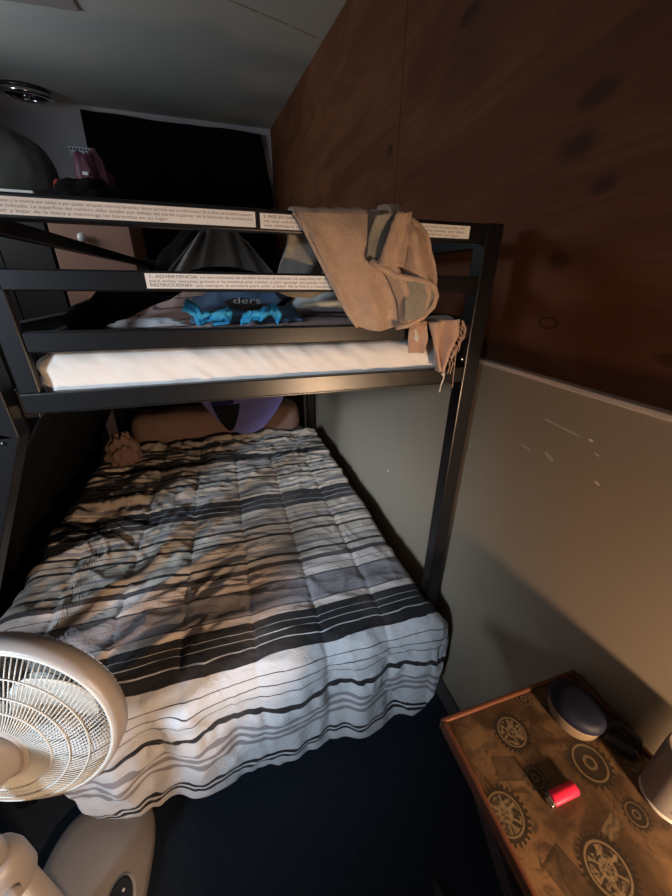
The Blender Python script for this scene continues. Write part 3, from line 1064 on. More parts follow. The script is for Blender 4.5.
def ribbon(name, mat, pts, width, lab, cat, group=None, seed=1):
    """strip of cloth crumpled along a path"""
    pts = [V(p) for p in pts]
    def fn(u, v):
        k = u * (len(pts) - 1)
        i = min(int(k), len(pts) - 2)
        f = k - i
        f = f * f * (3 - 2 * f)
        p = pts[i].lerp(pts[i + 1], f)
        a = (v - 0.5) * width * (1 + 0.4 * nz(u * 6, seed, 2))
        return p + V((0.35 * a, 0.15 * a + 0.012 * nz(u * 7, v * 3, seed), 0.75 * a + 0.010 * nz(u * 9, v * 4, seed + 4)))
    return tag(MB().grid(fn, 50, 10).build(name, mat, smoothed=True, solid=0.004, origin=pts[0]), lab, cat, group)


ribbon('tied_ribbon', 'cyan', [(-0.085, 1.00, 1.497), (-0.060, 0.99, 1.488), (-0.052, 0.98, 1.466), (-0.030, 0.99, 1.470), (0.010, 0.99, 1.480), (0.022, 1.00, 1.464), (-0.02, 1.01, 1.462)], 0.034,
       'crumpled bright blue strip at the left end of the blue cloths on the upper mattress', 'cloth', 'bright blue strips on the upper bunk', 1)
ribbon('tied_ribbon', 'cyan', [(0.050, 1.00, 1.464), (0.075, 0.99, 1.474), (0.100, 0.98, 1.476), (0.122, 0.99, 1.488), (0.135, 0.99, 1.486), (0.148, 0.99, 1.464)], 0.034,
       'crumpled bright blue strip just left of the pale blue pillow', 'cloth', 'bright blue strips on the upper bunk', 6)
heap('rolled_cloth', 'white_cloth', -0.175, 1.02, on_spread(-0.175, 1.02) + 0.004, 0.085, 0.022, 0.018, 'white rolled cloth left of the bright blue strips on the upper bunk', 'cloth', 3, 0.05, 0.2, 3)
heap('pale_pillow', 'pale_blue', 0.345, 1.13, on_spread(0.34, 1.10) + 0.018, 0.130, 0.09, 0.060, 'pale blue pillow under the hanging towel on the upper mattress', 'pillow', 8, 0.1, 0.18, 2.0)
ribbon('black_strap', 'black_cloth', [(0.16, 1.12, 1.488), (0.21, 1.15, 1.512), (0.25, 1.18, 1.530), (0.30, 1.2, 1.535)], 0.020, 'black strap lying between blue shirt and pale pillow', 'strap', None, 9)
heap('taupe_jumper', 'taupe', 0.30, 1.42, on_spread(0.30, 1.42) + .004, 0.16, 0.12, 0.065, 'brown grey jumper heaped behind the pale blue pillow', 'jumper', 11, 0.2, 0.3, 2.6)
heap('taupe_jacket', 'taupe', 0.515, 1.02, on_spread(0.50, 1.0), 0.060, 0.09, 0.11, 'brown grey jacket on the mattress corner right of the towel', 'jacket', 14, 0.0, 0.25, 2.4)

heap('black_blanket', 'black_cloth', -0.325, 1.62, ZT, 0.050, 0.62, 0.085, 'black blanket bunched along the left guard of the upper bunk', 'blanket', 51, 0.0, 0.22, 2.2)
# black bag with grey folds farther back on the upper bunk
bg = thing('black_bag', (0.04, 2.02, 1.47), 'black bag with a grey cloth gathered over it at the back of upper bunk', 'bag')
heap('bag_body', 'black_cloth', 0.04, 2.06, 1.500, 0.30, 0.14, 0.24, None, None, 21, 0, 0.15, 2.0, parent=bg)
def drape(u, v):
    x = -0.16 + 0.38 * u
    top = 1.775 - 0.25 * abs(u - 0.5) ** 2
    z = top - 0.16 * v
    sprd = 0.62 + 0.75 * v
    x = 0.045 + (x - 0.045) * sprd
    y = 1.875 - 0.05 * v + 0.022 * math.sin(u * 30 + 2 * nz(u * 4, 2)) + 0.01 * nz(u * 8, v * 4)
    return V((x, y, z))
MB().grid(drape, 70, 20).build('gathered_cloth', 'grey_cloth', bg, smoothed=True, solid=0.006)['label'] = 'grey gathered cloth'

# ------------------------------------------------------------------ towel over the top rail
def lerp_path(pts, t):
    k = t * (len(pts) - 1)
    i = min(int(k), len(pts) - 2)
    f = k - i
    return V(pts[i]).lerp(V(pts[i + 1]), f)


tw = thing('bath_towel', (0.32, 0.79, 1.68), 'beige bath towel slung over the top rail of the upper bunk', 'towel')
TL = [(0.154, 0, 1.672), (0.172, 0, 1.650), (0.196, 0, 1.608), (0.222, 0, 1.565), (0.246, 0, 1.524), (0.268, 0, 1.490), (0.290, 0, 1.464)]
TR = [(0.335, 0, 1.678), (0.340, 0, 1.650), (0.345, 0, 1.610), (0.352, 0, 1.570), (0.372, 0, 1.535), (0.385, 0, 1.500), (0.392, 0, 1.464)]
def towel_main(u, v):
    if v < 0.12:      # over the rail
        a = v / 0.12
        th = PI * 0.5 * a
        x = lerp_path(TL, 0).x * (1 - u) + lerp_path(TR, 0).x * u
        z0 = lerp_path(TL, 0).z * (1 - u) + lerp_path(TR, 0).z * u
        return V((x, 0.845 - 0.055 * math.sin(th) , z0 + 0.012 * math.cos(th) + 0.004 * nz(u * 6, 3)))
    t = (v - 0.12) / 0.88
    a, b = lerp_path(TL, t), lerp_path(TR, t)
    p = a.lerp(b, u)
    k = min(1, t * 4)
    p.y = 0.787 - k * (0.010 + 0.014 * (0.5 + 0.5 * math.sin(u * 9.5 + t * 2.2 + 1.4)) + 0.006 * nz(u * 4, t * 5, 2))
    p.z -= 0.010 * math.sin(u * PI) * t
    return p
MB().grid(towel_main, 60, 70).build('towel_front', 'towel', tw, smoothed=True, solid=0.009, subsurf=1)
# the bunched right half with its rolled lower edge
BL = [(0.350, 0, 1.682), (0.345, 0, 1.655), (0.335, 0, 1.622), (0.320, 0, 1.592), (0.352, 0, 1.560), (0.378, 0, 1.515), (0.388, 0, 1.470)]
BR = [(0.375, 0, 1.684), (0.408, 0, 1.660), (0.432, 0, 1.626), (0.450, 0, 1.592), (0.463, 0, 1.560), (0.464, 0, 1.532), (0.442, 0, 1.494)]
def towel_lobe(u, v):
    if v < 0.12:
        a = v / 0.12
        th = PI * 0.5 * a
        x = BL[0][0] * (1 - u) + BR[0][0] * u
        z0 = BL[0][2] * (1 - u) + BR[0][2] * u
        return V((x, 0.845 - 0.070 * math.sin(th), z0 + 0.016 * math.cos(th)))
    t = (v - 0.12) / 0.88
    p = lerp_path(BL, t).lerp(lerp_path(BR, t), u)
    k = min(1, t * 4)
    fold = math.sin(u * 13 - t * 1.5 + 0.6)
    p.y = 0.771 - k * (0.018 + 0.023 * fold * (1 - 0.4 * t) + 0.006 * nz(u * 5, t * 6, 7))
    return p
MB().grid(towel_lobe, 60, 70).build('towel_fold', 'towel', tw, smoothed=True, solid=0.010, subsurf=1)
# grey green woven border seen inside the open fold, and the turned-down corner with its hem
def border(u, v):
    a = lerp_path([(0.376, 0, 1.558), (0.380, 0, 1.520), (0.384, 0, 1.476)], v)
    b = lerp_path([(0.430, 0, 1.553), (0.450, 0, 1.530), (0.430, 0, 1.486)], v)
    p = a.lerp(b, u)
    p.y = 0.737 - 0.006 * math.sin(u * PI) + 0.003 * nz(u * 4, v * 4)
    return p
MB().grid(border, 20, 20).build('towel_border', 'towel_grey', tw, smoothed=True, solid=0.005)['label'] = 'grey green woven border'
def flap(u, v):
    a = lerp_path([(0.350, 0, 1.676), (0.334, 0, 1.640), (0.320, 0, 1.606), (0.314, 0, 1.583)], v)
    b = lerp_path([(0.384, 0, 1.680), (0.380, 0, 1.640), (0.374, 0, 1.606), (0.368, 0, 1.583)], v)
    p = a.lerp(b, u)
    p.y = 0.734 + 0.012 * (1 - v) - 0.009 * math.sin(u * 6 + 0.4) * (0.4 + 0.6 * v)
    return p
MB().grid(flap, 24, 30).build('towel_flap', 'towel', tw, smoothed=True, solid=0.008)
def gpatch(u, v):
    a = lerp_path([(0.312, 0, 1.672), (0.300, 0, 1.635), (0.294, 0, 1.600)], v)
    b = lerp_path([(0.352, 0, 1.680), (0.338, 0, 1.640), (0.324, 0, 1.598)], v)
    p = a.lerp(b, u)
    p.y = 0.756 + 0.006 * math.sin(v * 4) - 0.006 * u
    return p
MB().grid(gpatch, 10, 20).build('towel_border', 'towel_grey', tw, smoothed=True, solid=0.005)
# welted edges
MB().tube([V((p[0], 0.776 if i else 0.784, p[2])) for i, p in enumerate(TL)], 0.0055, 8).build('towel_hem', 'towel', tw, smoothed=True)
MB().tube([(0.300, 0.742, 1.593), (0.325, 0.736, 1.578), (0.352, 0.734, 1.566), (0.395, 0.733, 1.560), (0.425, 0.734, 1.556), (0.448, 0.737, 1.546),
           (0.458, 0.740, 1.527), (0.452, 0.740, 1.506), (0.432, 0.742, 1.486), (0.405, 0.750, 1.468), (0.375, 0.757, 1.462)], 0.0068, 8).build('towel_hem', 'towel', tw, smoothed=True)
# the half that falls behind the rail
def towel_back(u, v):
    x0 = 0.150 + 0.15 * u
    z = 1.676 - 0.145 * v - 0.012 * math.sin(u * 5)
    x = x0 + 0.010 * math.sin(v * 6) - (0.012 * v if u < .2 else 0)
    y = 0.850 + 0.02 * v + 0.014 * math.sin(u * 11 + v * 2)
    return V((x, y, z))
MB().grid(towel_back, 40, 30).build('towel_back', 'towel_grey', tw, smoothed=True, solid=0.008)

# ------------------------------------------------------------------ frayed rag on the lower guard rail
rg = thing('frayed_rag', (0.48, 0.80, 1.47), 'frayed peach rag knotted round the right end of the lower guard rail', 'rag')
def rag(u, v):
    a = lerp_path([(0.424, 0, 1.466), (0.424, 0, 1.430), (0.430, 0, 1.398)], v)
    b = lerp_path([(0.470, 0, 1.468), (0.476, 0, 1.430), (0.470, 0, 1.396)], v)
    p = a.lerp(b, u)
    p.y = 0.790 - 0.006 * math.sin(u * 7 + 0.5) + 0.003 * nz(u * 5, v * 5, 3)
    return p
MB().grid(rag, 24, 24).build('rag_cloth', 'rag', rg, smoothed=True, solid=0.006)
def rag2(u, v):
    a = lerp_path([(0.468, 0, 1.470), (0.480, 0, 1.430), (0.490, 0, 1.395), (0.512, 0, 1.352)], v)
    b = lerp_path([(0.545, 0, 1.476), (0.552, 0, 1.440), (0.540, 0, 1.405), (0.520, 0, 1.352)], v)
    p = a.lerp(b, u)
    p.y = 0.774 - 0.013 * math.sin(u * 9 + v * 2) + 0.004 * nz(u * 6, v * 5, 1)
    return p
MB().grid(rag2, 30, 30).build('rag_cloth', 'rag', rg, smoothed=True, solid=0.007)
def rag_top(u, v):
    th = PI * v
    x = 0.425 + 0.12 * u
    return V((x, 0.815 - 0.035 * math.cos(th), 1.466 + 0.010 * math.sin(th) + 0.003 * nz(u * 7, v)))
MB().grid(rag_top, 24, 12).build('rag_cloth', 'rag', rg, smoothed=True, solid=0.006)
fr = MB()
random.seed(4)
for i in range(16):
    x = 0.512 + 0.045 * random.random()
    z = 1.36 + 0.10 * random.random() + 0.02
    x = 0.522 + (z - 1.36) * 0.28 + 0.01 * random.random()
    L = 0.02 + 0.03 * random.random()
    fr.tube([(x, 0.775, z), (x + 0.008, 0.768, z - L * 0.4), (x + 0.006 * random.random() + .003, 0.772, z - L)], 0.0012, 5)
for (x, L) in ((0.518, 0.010), (0.526, 0.02), (0.555, 0.06)):
    fr.tube([(x, 0.774, 1.365 + (0.04 if x > .55 else 0)), (x + 0.004, 0.772, 1.365 - L)], 0.0011, 5)
fr.build('fringe', 'rag', rg)
st_ = MB()
st_.tube([(0.522, 0.774, 1.355), (0.526, 0.768, 1.335), (0.522, 0.770, 1.315), (0.519, 0.768, 1.298)], 0.0017, 6)
st_.lathe([(0.0005, -.005), (0.0045, -.002), (0.005, .002), (0.0005, .005)], 10, Matrix.Translation((0.524, 0.770, 1.343)))
st_.build('loose_thread', 'white_thread', rg, smoothed=True)['label'] = 'pale loose thread'
MB().add([(0.432, 0.7825, 1.452), (0.440, 0.7825, 1.455), (0.452, 0.7825, 1.430), (0.446, 0.7825, 1.424), (0.436, 0.7825, 1.432)], [(0, 1, 2, 3, 4)]).build('sewn_tag', 'white_cloth', rg, solid=0.001)['label'] = 'white sewn tag'

# ------------------------------------------------------------------ pedestal fan
FC = V((-0.495, 0.559, 0.743))
az, el = 0.228, -0.152
FN = V((math.cos(el) * math.sin(az), math.cos(el) * math.cos(az), math.sin(el)))
FMx = Matrix.Translation(FC) @ FN.to_track_quat('Z', 'Y').to_matrix().to_4x4() @ Matrix.Scale(0.965, 4)
fan = thing('pedestal_fan', (-0.53, 0.44, 0), 'cream plastic pedestal fan beside the foot of the bed', 'fan')
def fl(p):
    return FMx @ V(p)
def bowl(r):
    pts = [(0.045, -0.046), (0.075, -0.044), (0.105, -0.039), (0.136, -0.034), (0.167, -0.023), (0.188, -0.010), (0.200, 0.0)]
    if r <= pts[0][0]:
        return pts[0][1]
    for (a, b) in zip(pts[:-1], pts[1:]):
        if r <= b[0]:
            return a[1] + (b[1] - a[1]) * (r - a[0]) / (b[0] - a[0])
    return 0
def ring(mb, r, z, rad, n=6, seg=96):
    mb.tube([fl((r * math.cos(2 * PI * k / seg), r * math.sin(2 * PI * k / seg), z)) for k in range(seg)], rad, n, True)
g = MB()
NS = 120
for k in range(NS):
    a = 2 * PI * k / NS
    path = []
    for i in range(9):
        r = 0.058 + (0.199 - 0.058) * i / 8
        tw_ = a + 0.30 * (1 - i / 8)
        path.append(fl((r * math.cos(tw_), r * math.sin(tw_), bowl(r))))
    g.tube(path, 0.00125, 5)
for r in (0.105, 0.136, 0.167):
    ring(g, r, bowl(r) - 0.001, 0.0017)
ring(g, 0.200, 0.0, 0.0042, 8)
g.build('rear_grille', 'fan_wire', fan, smoothed=True)
g = MB()
for k in range(NS):
    a = 2 * PI * k / NS + 0.02
    path = []
    for i in range(8):
        r = 0.048 + (0.203 - 0.048) * i / 7
        path.append(fl((r * math.cos(a), r * math.sin(a), 0.040 + 0.055 * math.sqrt(max(0, 1 - (r / 0.206) ** 2)))))
    g.tube(path, 0.00115, 4)
for r in (0.105, 0.150):
    ring(g, r, 0.040 + 0.055 * math.sqrt(1 - (r / 0.206) ** 2) + 0.001, 0.0016)
g.lathe([(0.001, 0.098), (0.045, 0.097), (0.052, 0.092), (0.052, 0.088), (0.001, 0.088)], 32, FMx)
g.build('front_grille', 'fan_wire', fan, smoothed=True)
MB().lathe([(0.203, -0.002), (0.209, 0.0), (0.211, 0.020), (0.210, 0.042), (0.205, 0.045), (0.204, 0.02), (0.203, -0.002)], 96, FMx, close=False).build('rim_band', 'fan_plastic', fan, smoothed=True)
MB().lathe([(0.0005, -0.048), (0.062, -0.048), (0.070, -0.044), (0.068, -0.040), (0.0005, -0.040)], 48, FMx).build('grille_plate', 'fan_plastic', fan, smoothed=True)
# motor housing, a rounded barrel behind the grille
MB().lathe([(0.001, -0.185), (0.020, -0.183), (0.036, -0.174), (0.045, -0.155), (0.049, -0.12), (0.050, -0.075), (0.056, -0.060), (0.060, -0.048), (0.001, -0.046)], 40, FMx).build('motor_housing', 'fan_plastic', fan, smoothed=True)
for k in range(3):
    a0 = 2 * PI * k / 3 + 0.30
    def bl_(u, v, a0=a0):
        r = 0.030 + 0.140 * v
        wd = 0.34 + 0.42 * math.sin(v * PI * 0.72)
        a = a0 + (u - 0.5) * wd * 1.9 + 0.25 * v
        rr = r * (1 - 0.10 * (2 * u - 1) ** 2 * v)
        return fl((rr * math.cos(a), rr * math.sin(a), 0.016 + (u - 0.5) * 0.044))
    MB().grid(bl_, 16, 16).build('blade', 'fan_blade', fan, smoothed=True, solid=0.003)
MB().lathe([(0.001, -0.01), (0.030, -0.008), (0.032, 0.03), (0.022, 0.042), (0.001, 0.045)], 32, FMx).build('blade_hub', 'fan_blade', fan, smoothed=True)
PX, PY = -0.530, 0.440
TP = Matrix.Translation((PX, PY, 0))
MB().lathe([(0.040, 0.058), (0.038, 0.075), (0.034, 0.11), (0.034, 0.49), (0.001, 0.49)], 32, TP).build('pole_sleeve', 'fan_plastic', fan, smoothed=True)
MB().lathe([(0.001, 0.470), (0.041, 0.470), (0.044, 0.478), (0.044, 0.535), (0.039, 0.560), (0.030, 0.568), (0.001, 0.570)], 32, TP).build('height_collar', 'fan_plastic', fan, smoothed=True)
MB().lathe([(0.001, -0.0), (0.012, 0.0), (0.014, 0.004), (0.014, 0.018), (0.001, 0.02)], 20, Matrix.Translation((PX + .03, PY - .03, 0.51)) @ Matrix.Rotation(PI / 2, 4, 'X') ).build('collar_knob', 'fan_plastic', fan, smoothed=True)
MB().lathe([(0.028, 0.555), (0.026, 0.60), (0.026, 0.70), (0.030, 0.725), (0.001, 0.73)], 28, TP).build('neck', 'fan_plastic', fan, smoothed=True)
# base: long domed foot with a control panel at its front end
def base_pt(u, v):
    a = u * 2 * PI
    prof = [(1.0, 0.0), (1.0, 0.016), (0.985, 0.026), (0.93, 0.034), (0.80, 0.044), (0.55, 0.053), (0.25, 0.058), (0.0, 0.059)]
    k = v * (len(prof) - 1)
    i = min(int(k), len(prof) - 2)
    f = k - i
    s = prof[i][0] + (prof[i + 1][0] - prof[i][0]) * f
    z = prof[i][1] + (prof[i + 1][1] - prof[i][1]) * f
    n_ = 3.0
    c_, s_ = math.cos(a), math.sin(a)
    rr = (abs(c_) ** n_ + abs(s_) ** n_) ** (-1 / n_)
    x, y = 0.150 * rr * c_ * s, 0.215 * rr * s_ * s
    p = V((x, y, z))
    p.rotate(Euler((0, 0, -0.10)))
    return p + V((-0.535, 0.520, 0))
bs = MB().grid(base_pt, 80, 28).build('base', 'fan_plastic', fan, smoothed=True)
def panel_pt(u, v, grow=0.0, up=0.0):
    a = u * 2 * PI
    x, y = -0.440 + (0.030 + grow) * v * math.cos(a), 0.478 + (0.050 + grow) * v * math.sin(a)
    # lie on the dome
    best = 0.046
    return V((x, y, best + up + 0.004 - 0.10 * (x + 0.44)))
pn = MB().grid(lambda u, v: panel_pt(u, v, 0.007, -0.001), 40, 6).build('panel_surround', 'fan_wire', fan, smoothed=True, solid=0.006)
MB().grid(lambda u, v: panel_pt(u, v, 0, 0.003), 40, 6).build('control_panel', 'dark_plastic', fan, smoothed=True, solid=0.004)['label'] = 'dark oval control panel'
for (bx, by) in ((-0.435, 0.500), (-0.437, 0.480), (-0.441, 0.460)):
    MB().lathe([(0.0005, 0), (0.004, 0), (0.0035, 0.002), (0.0005, 0.0025)], 10, Matrix.Translation((bx, by, 0.0545))).build('button', 'white_plastic', fan)

# ------------------------------------------------------------------ side table
tb = thing('side_table', (0.515, 0.0, 0), 'brown side table printed with clock gears and copper edging by the wall', 'table')
TX0, TX1, TY0, TY1, TZ = 0.335, 0.688, -0.70, 0.332, 0.74
MB().box((TX0 + .008, TY0 + .008, TZ - 0.022), (TX1 - .008, TY1 - .008, TZ)).build('tabletop', 'gears', tb)
ed = MB()
ed.box((TX0, TY1 - .009, TZ - .026), (TX1, TY1, TZ + .006))
ed.box((TX0, TY0, TZ - .026), (TX1, TY0 + .009, TZ + .006))
ed.box((TX1 - .009, TY0 + .009, TZ - .026), (TX1, TY1 - .009, TZ + .006))
ed.box((TX0, TY0 + .009, TZ - .026), (TX0 + .009, TY1 - .009, TZ + .006))
ed.build('edging', 'copper', tb, bevel=0.003)['label'] = 'coppery raised edging'
for (x, x2) in ((TX0 + .03, TX0 + .03), (TX1 - .04, TX1 - .04)):
    for (ya, yb, dx) in ((TY1 - .06, TY0 + .06, 0.0), (TY0 + .06, TY1 - .06, 0.024)):
        xx = x + dx
        MB().bar((xx, ya, TZ - .026), (xx, yb, 0.0), 0.02, 0.034).build('leg', 'dark_wood', tb, bevel=0.003)
MB().box((TX0 + .02, -0.06, 0.345), (TX1 - .02, -0.03, 0.375)).build('stretcher', 'dark_wood', tb, bevel=0.003)

# lamp on the near end of the table
lm = thing('table_lamp', (BULB[0], BULB[1], TZ + .001), 'small black table lamp with a bare warm bulb on the near end of the table', 'lamp')
TB = Matrix.Translation((BULB[0], BULB[1], TZ + .001))
MB().lathe([(0.001, 0.0), (0.055, 0.0), (0.056, 0.008), (0.045, 0.016), (0.012, 0.022), (0.009, 0.03), (0.009, 0.14), (0.001, 0.14)], 32, TB).build('lamp_base', 'dark_plastic', lm, smoothed=True)
MB().lathe([(0.001, 0.125), (0.016, 0.128), (0.018, 0.14), (0.018, 0.165), (0.001, 0.166)], 24, TB).build('socket', 'dark_plastic', lm, smoothed=True)
MB().lathe([(0.001, 0.158), (0.013, 0.160), (0.017, 0.166), (0.034, 0.176), (0.045, 0.193), (0.048, 0.210), (0.045, 0.226), (0.034, 0.243), (0.018, 0.253), (0.001, 0.256)], 24, TB).build('bulb', 'bulb', lm, smoothed=True)

MB().lathe([(0.001, 0.275), (0.030, 0.274), (0.060, 0.263), (0.082, 0.245), (0.084, 0.246), (0.061, 0.267), (0.031, 0.278), (0.001, 0.279)], 40, TB, close=False).build('hood', 'dark_plastic', lm, smoothed=True)  # unseen hood added to keep bulb light off the ceiling and upper plywood
MB().tube([TB @ V((0.016, 0.03, 0.15)), TB @ V((0.034, 0.062, 0.18)), TB @ V((0.036, 0.066, 0.23)), TB @ V((0.030, 0.055, 0.262))], 0.0022, 6).build('hood_arm', 'dark_plastic', lm)

# ------------------------------------------------------------------ things on the table
tub = thing('oval_tub', (0.594, 0.256, TZ), 'oval beige tub with a domed navy lid at the far table corner', 'tub')
TM = Matrix.Translation((0.594, 0.256, TZ)) @ Matrix.Rotation(math.radians(-84), 4, 'Z')
MB().lathe([(0.001, 0.0), (0.038, 0.0), (0.043, 0.004), (0.047, 0.014), (0.049, 0.030), (0.049, 0.036), (0.001, 0.036)], 48, TM, 1.0, 0.84).build('tub_body', 'tan_plastic', tub, smoothed=True)
MB().lathe([(0.001, 0.036), (0.0500, 0.036), (0.0515, 0.039), (0.0515, 0.047), (0.049, 0.054), (0.043, 0.059), (0.025, 0.0615), (0.001, 0.062)], 48, TM, 1.0, 0.84).build('lid', 'navy', tub, smoothed=True)['label'] = 'domed navy lid'

blk = thing('folded_clip', (0.632, 0.205, TZ), 'small glossy black clip between the navy lidded tub and the wall', 'clip')
KM = Matrix.Translation((0.645, 0.192, TZ)) @ Matrix.Rotation(math.radians(-60), 4, 'Z')
MB().box((-0.026, -0.016, 0.0), (0.026, 0.016, 0.022), KM).build('clip_body', 'dark_plastic', blk, bevel=0.007, seg=4)
MB().tube([KM @ V((-0.028, 0.0, 0.012)), KM @ V((-0.022, 0.010, 0.034)), KM @ V((0.0, 0.015, 0.040)), KM @ V((0.022, 0.010, 0.034)), KM @ V((0.028, 0.0, 0.014))], 0.005, 10).build('clip_handle', 'dark_plastic', blk, smoothed=True)

lt = thing('cigarette_lighter', (0.470, 0.166, TZ), 'pinkish red disposable lighter lying in the middle of the gear printed table', 'lighter')
LM = Matrix.Translation((0.470, 0.166, TZ)) @ Matrix.Rotation(math.radians(0), 4, 'Z') @ Matrix.Scale(0.86, 4)
MB().lathe([(0.001, -0.024), (0.0118, -0.024), (0.0125, -0.022), (0.0125, 0.034), (0.0110, 0.037), (0.001, 0.0375)], 24, LM @ Matrix.Translation((0, 0, 0.0085)) @ Matrix.Rotation(PI / 2, 4, 'Y'), 0.66, 1.0).build('lighter_body', 'lighter_red', lt, smoothed=True)
MB().box((-0.036, -0.0115, 0.002), (-0.024, 0.0085, 0.0150), LM).build('metal_hood', 'chrome', lt, bevel=0.003)['label'] = 'bright metal hood'
MB().lathe([(0.0005, -0.0035), (0.0042, -0.0035), (0.0042, 0.0035), (0.0005, 0.0035)], 16, LM @ Matrix.Translation((-0.032, 0.006, 0.0140)) @ Matrix.Rotation(PI / 2, 4, 'X')).build('spark_wheel', 'dark_plastic', lt)
MB().box((-0.030, 0.0070, 0.003), (-0.022, 0.0120, 0.0135), LM).build('thumb_lever', 'dark_plastic', lt, bevel=0.0015)

cu_ = thing('grey_tumbler', (0.650, 0.112, TZ), 'grey cylindrical tumbler with a pale bottom ring near the wall', 'tumbler')
CM = Matrix.Translation((0.644, 0.110, TZ))
MB().lathe([(0.001, 0.0), (0.034, 0.0), (0.0375, 0.003), (0.0375, 0.009), (0.001, 0.009)], 40, CM).build('bottom_ring', 'cup_rim', cu_, smoothed=True)['label'] = 'pale bottom ring'
MB().lathe([(0.001, 0.009), (0.036, 0.009), (0.038, 0.014), (0.039, 0.126), (0.0385, 0.133), (0.035, 0.135), (0.034, 0.128), (0.001, 0.128)], 40, CM).build('cup_body', 'grey_cup', cu_, smoothed=True)
mk = MB()
for i in range(5):
    a = math.radians(212 + i * 7)
    p = V((0.0386 * math.cos(a), 0.0386 * math.sin(a), 0.030))
    t_ = V((-math.sin(a), math.cos(a), 0))
    c = V((0.644, 0.110, TZ)) + p
    mk.add([c - t_ * .0018 + V((0, 0, -.0016)), c + t_ * .0018 + V((0, 0, -.0016)), c + t_ * .0018 + V((0, 0, .0016)), c - t_ * .0018 + V((0, 0, .0016))], [(0, 1, 2, 3)])
mk.build('printed_mark', 'ink_dark', cu_)['label'] = 'small dark printed mark'

# ------------------------------------------------------------------ wardrobe and clutter at the back
wd = thing('wardrobe', (-0.9, 3.45, 0), 'tan wooden wardrobe with a white knob standing beyond the head of the bunk', 'wardrobe')
MB().box((-1.05, 3.23, 0.0), (-0.55, 3.75, 1.985)).build('carcass', 'wardrobe', wd, bevel=0.003)
MB().box((-1.055, 3.20, 1.985), (-0.53, 3.77, 2.015)).build('top_board', 'wardrobe_top', wd, bevel=0.004)['label'] = 'black top board'
d2 = MB().box((-1.045, 3.208, 0.06), (-0.555, 3.229, 1.975)).build('door', 'wardrobe', wd, bevel=0.003)
kb = MB().lathe([(0.001, 0.0), (0.010, 0.0), (0.010, 0.012), (0.022, 0.018), (0.030, 0.030), (0.026, 0.044), (0.012, 0.051), (0.001, 0.052)], 24,
                Matrix.Translation((-0.854, 3.208, 1.820)) @ Matrix.Rotation(PI / 2, 4, 'X')).build('knob', 'white_plastic', wd, smoothed=True)
kb.parent = d2
kb.matrix_parent_inverse = Matrix.Identity(4)
kb['label'] = 'round white knob'
WT = 2.015
kc = thing('black_cabinet', (-1.36, 3.5, 0), 'tall black cabinet left of the tan wardrobe', 'cabinet')
MB().box((-1.66, 3.23, 0.0), (-1.06, 3.75, 2.0)).build('carcass', 'wardrobe_top', kc, bevel=0.003)
MB().box((-1.66, 3.20, 2.0), (-1.06, 3.77, 2.015)).build('top_board', 'wardrobe_top', kc, bevel=0.003)
for x0 in (-1.655, -1.357):
    dd = MB().box((x0, 3.208, 0.05), (x0 + 0.292, 3.229, 1.985)).build('door', 'wardrobe_top', kc, bevel=0.003)
heap('black_garment', 'black_cloth', -0.79, 3.31, WT, 0.23, 0.09, 0.12, 'black garments heaped on the wardrobe top under the maroon bag', 'clothes', 31, 0.1, 0.3, 2.6)
heap('duffel_bag', 'olive', -1.31, 3.50, WT, 0.34, 0.19, 0.375, 'dark olive domed duffel bag on top of the black cabinet', 'bag', 33, 0.0, 0.10, 1.4)
mr = thing('maroon_bag', (-0.74, 3.50, WT), 'maroon bag with a pale tag on the wardrobe top beside the black curtain', 'bag')
heap('bag_body', 'maroon', -0.77, 3.52, WT, 0.115, 0.08, 0.27, None, None, 37, 0.2, 0.3, 2.6, parent=mr)
MB().box((-0.815, 3.428, 2.225), (-0.780, 3.446, 2.245)).build('bag_tag', 'white_plastic', mr, bevel=0.002)['label'] = 'pale tag'
bx = thing('pale_box', (-0.80, 3.66, WT), 'pale blue box standing behind the maroon bag on the wardrobe', 'box')
MB().box((-0.915, 3.635, WT), (-0.765, 3.735, 2.43)).build('carton', 'light_box', bx, bevel=0.003)
dt = MB()
for i in range(7):
    dt.box((-0.908 + i * .021, 3.632, 2.410), (-0.896 + i * .021, 3.6355, 2.424))
dt.build('printed_dots', 'ink_dark', bx)['label'] = 'row of dark printed dots'
heap('red_pouch', 'red', -0.985, 3.42, WT + .0, 0.035, 0.045, 0.135, 'small red pouch at the foot of the maroon bag', 'pouch', 41, 0, 0.08, 2.0)
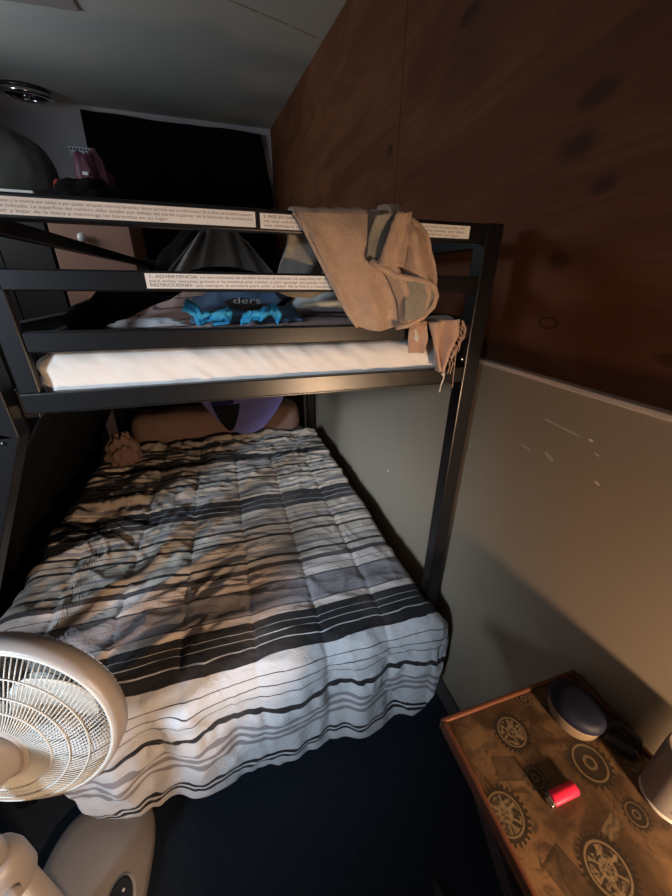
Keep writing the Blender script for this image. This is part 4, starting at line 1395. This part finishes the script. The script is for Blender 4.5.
tag(MB().box((-1.50, 3.205, 2.016), (-1.07, 3.240, 2.076)).build('white_rod', 'white_plastic', bevel=0.006, origin=(-1.28, 3.23, 2.016)),
    'white bar lying along the front edge of the black cabinet top', 'bar')

# black blackout cloth on the back wall
def bo(u, v):
    xl = lerp_path([(-1.005, 0, 0), (-1.02, 0, 0), (-0.985, 0, 0), (-0.97, 0, 0), (-0.98, 0, 0)], v).x
    xr = lerp_path([(0.600, 0, 0), (0.690, 0, 0), (0.700, 0, 0), (0.700, 0, 0), (0.700, 0, 0)], v).x
    x = xl + (xr - xl) * u
    zt = 2.965 - 0.022 * (u - 0.05) ** 0.5 if u > .05 else 2.955
    zt = 2.952 - 0.016 * math.sin(u * PI) - 0.02 * max(0, (u - 0.75) / 0.25)
    z = zt - 2.0 * v
    y = 4.645 + 0.025 * math.sin(u * 21 + 2 * nz(u * 3, v)) * (0.3 + 0.7 * v) + 0.01 * nz(u * 6, v * 4)
    return V((x, y, z))
tag(MB().grid(bo, 80, 50).build('blackout_cloth', 'black_cloth', smoothed=True, solid=0.006, origin=(-0.15, 4.645, 2.95)),
    'large black cloth hung across the back wall below the ceiling', 'curtain')

# chrome ring lamp on the ceiling
cl_ = thing('ceiling_lamp', (-1.31, 4.36, ceil_z(4.36)), 'chrome ring ceiling lamp near the back wall', 'lamp')
tilt = math.atan(0.112)
CMx = Matrix.Translation((-1.31, 4.36, ceil_z(4.36) - 0.0)) @ Matrix.Rotation(tilt, 4, 'X')
MB().lathe([(0.001, 0.0), (0.165, 0.0), (0.175, -0.012), (0.165, -0.03), (0.001, -0.032)], 48, CMx).build('lamp_plate', 'dark_plastic', cl_, smoothed=True)
tor = MB()
tor.tube([CMx @ V((0.165 * math.cos(2 * PI * k / 64), 0.165 * math.sin(2 * PI * k / 64), -0.045)) for k in range(64)], 0.020, 12, True)
tor.build('chrome_ring', 'chrome', cl_, smoothed=True)
MB().lathe([(0.001, -0.03), (0.022, -0.032), (0.026, -0.05), (0.018, -0.066), (0.001, -0.07)], 24, CMx).build('centre_knob', 'chrome', cl_, smoothed=True)
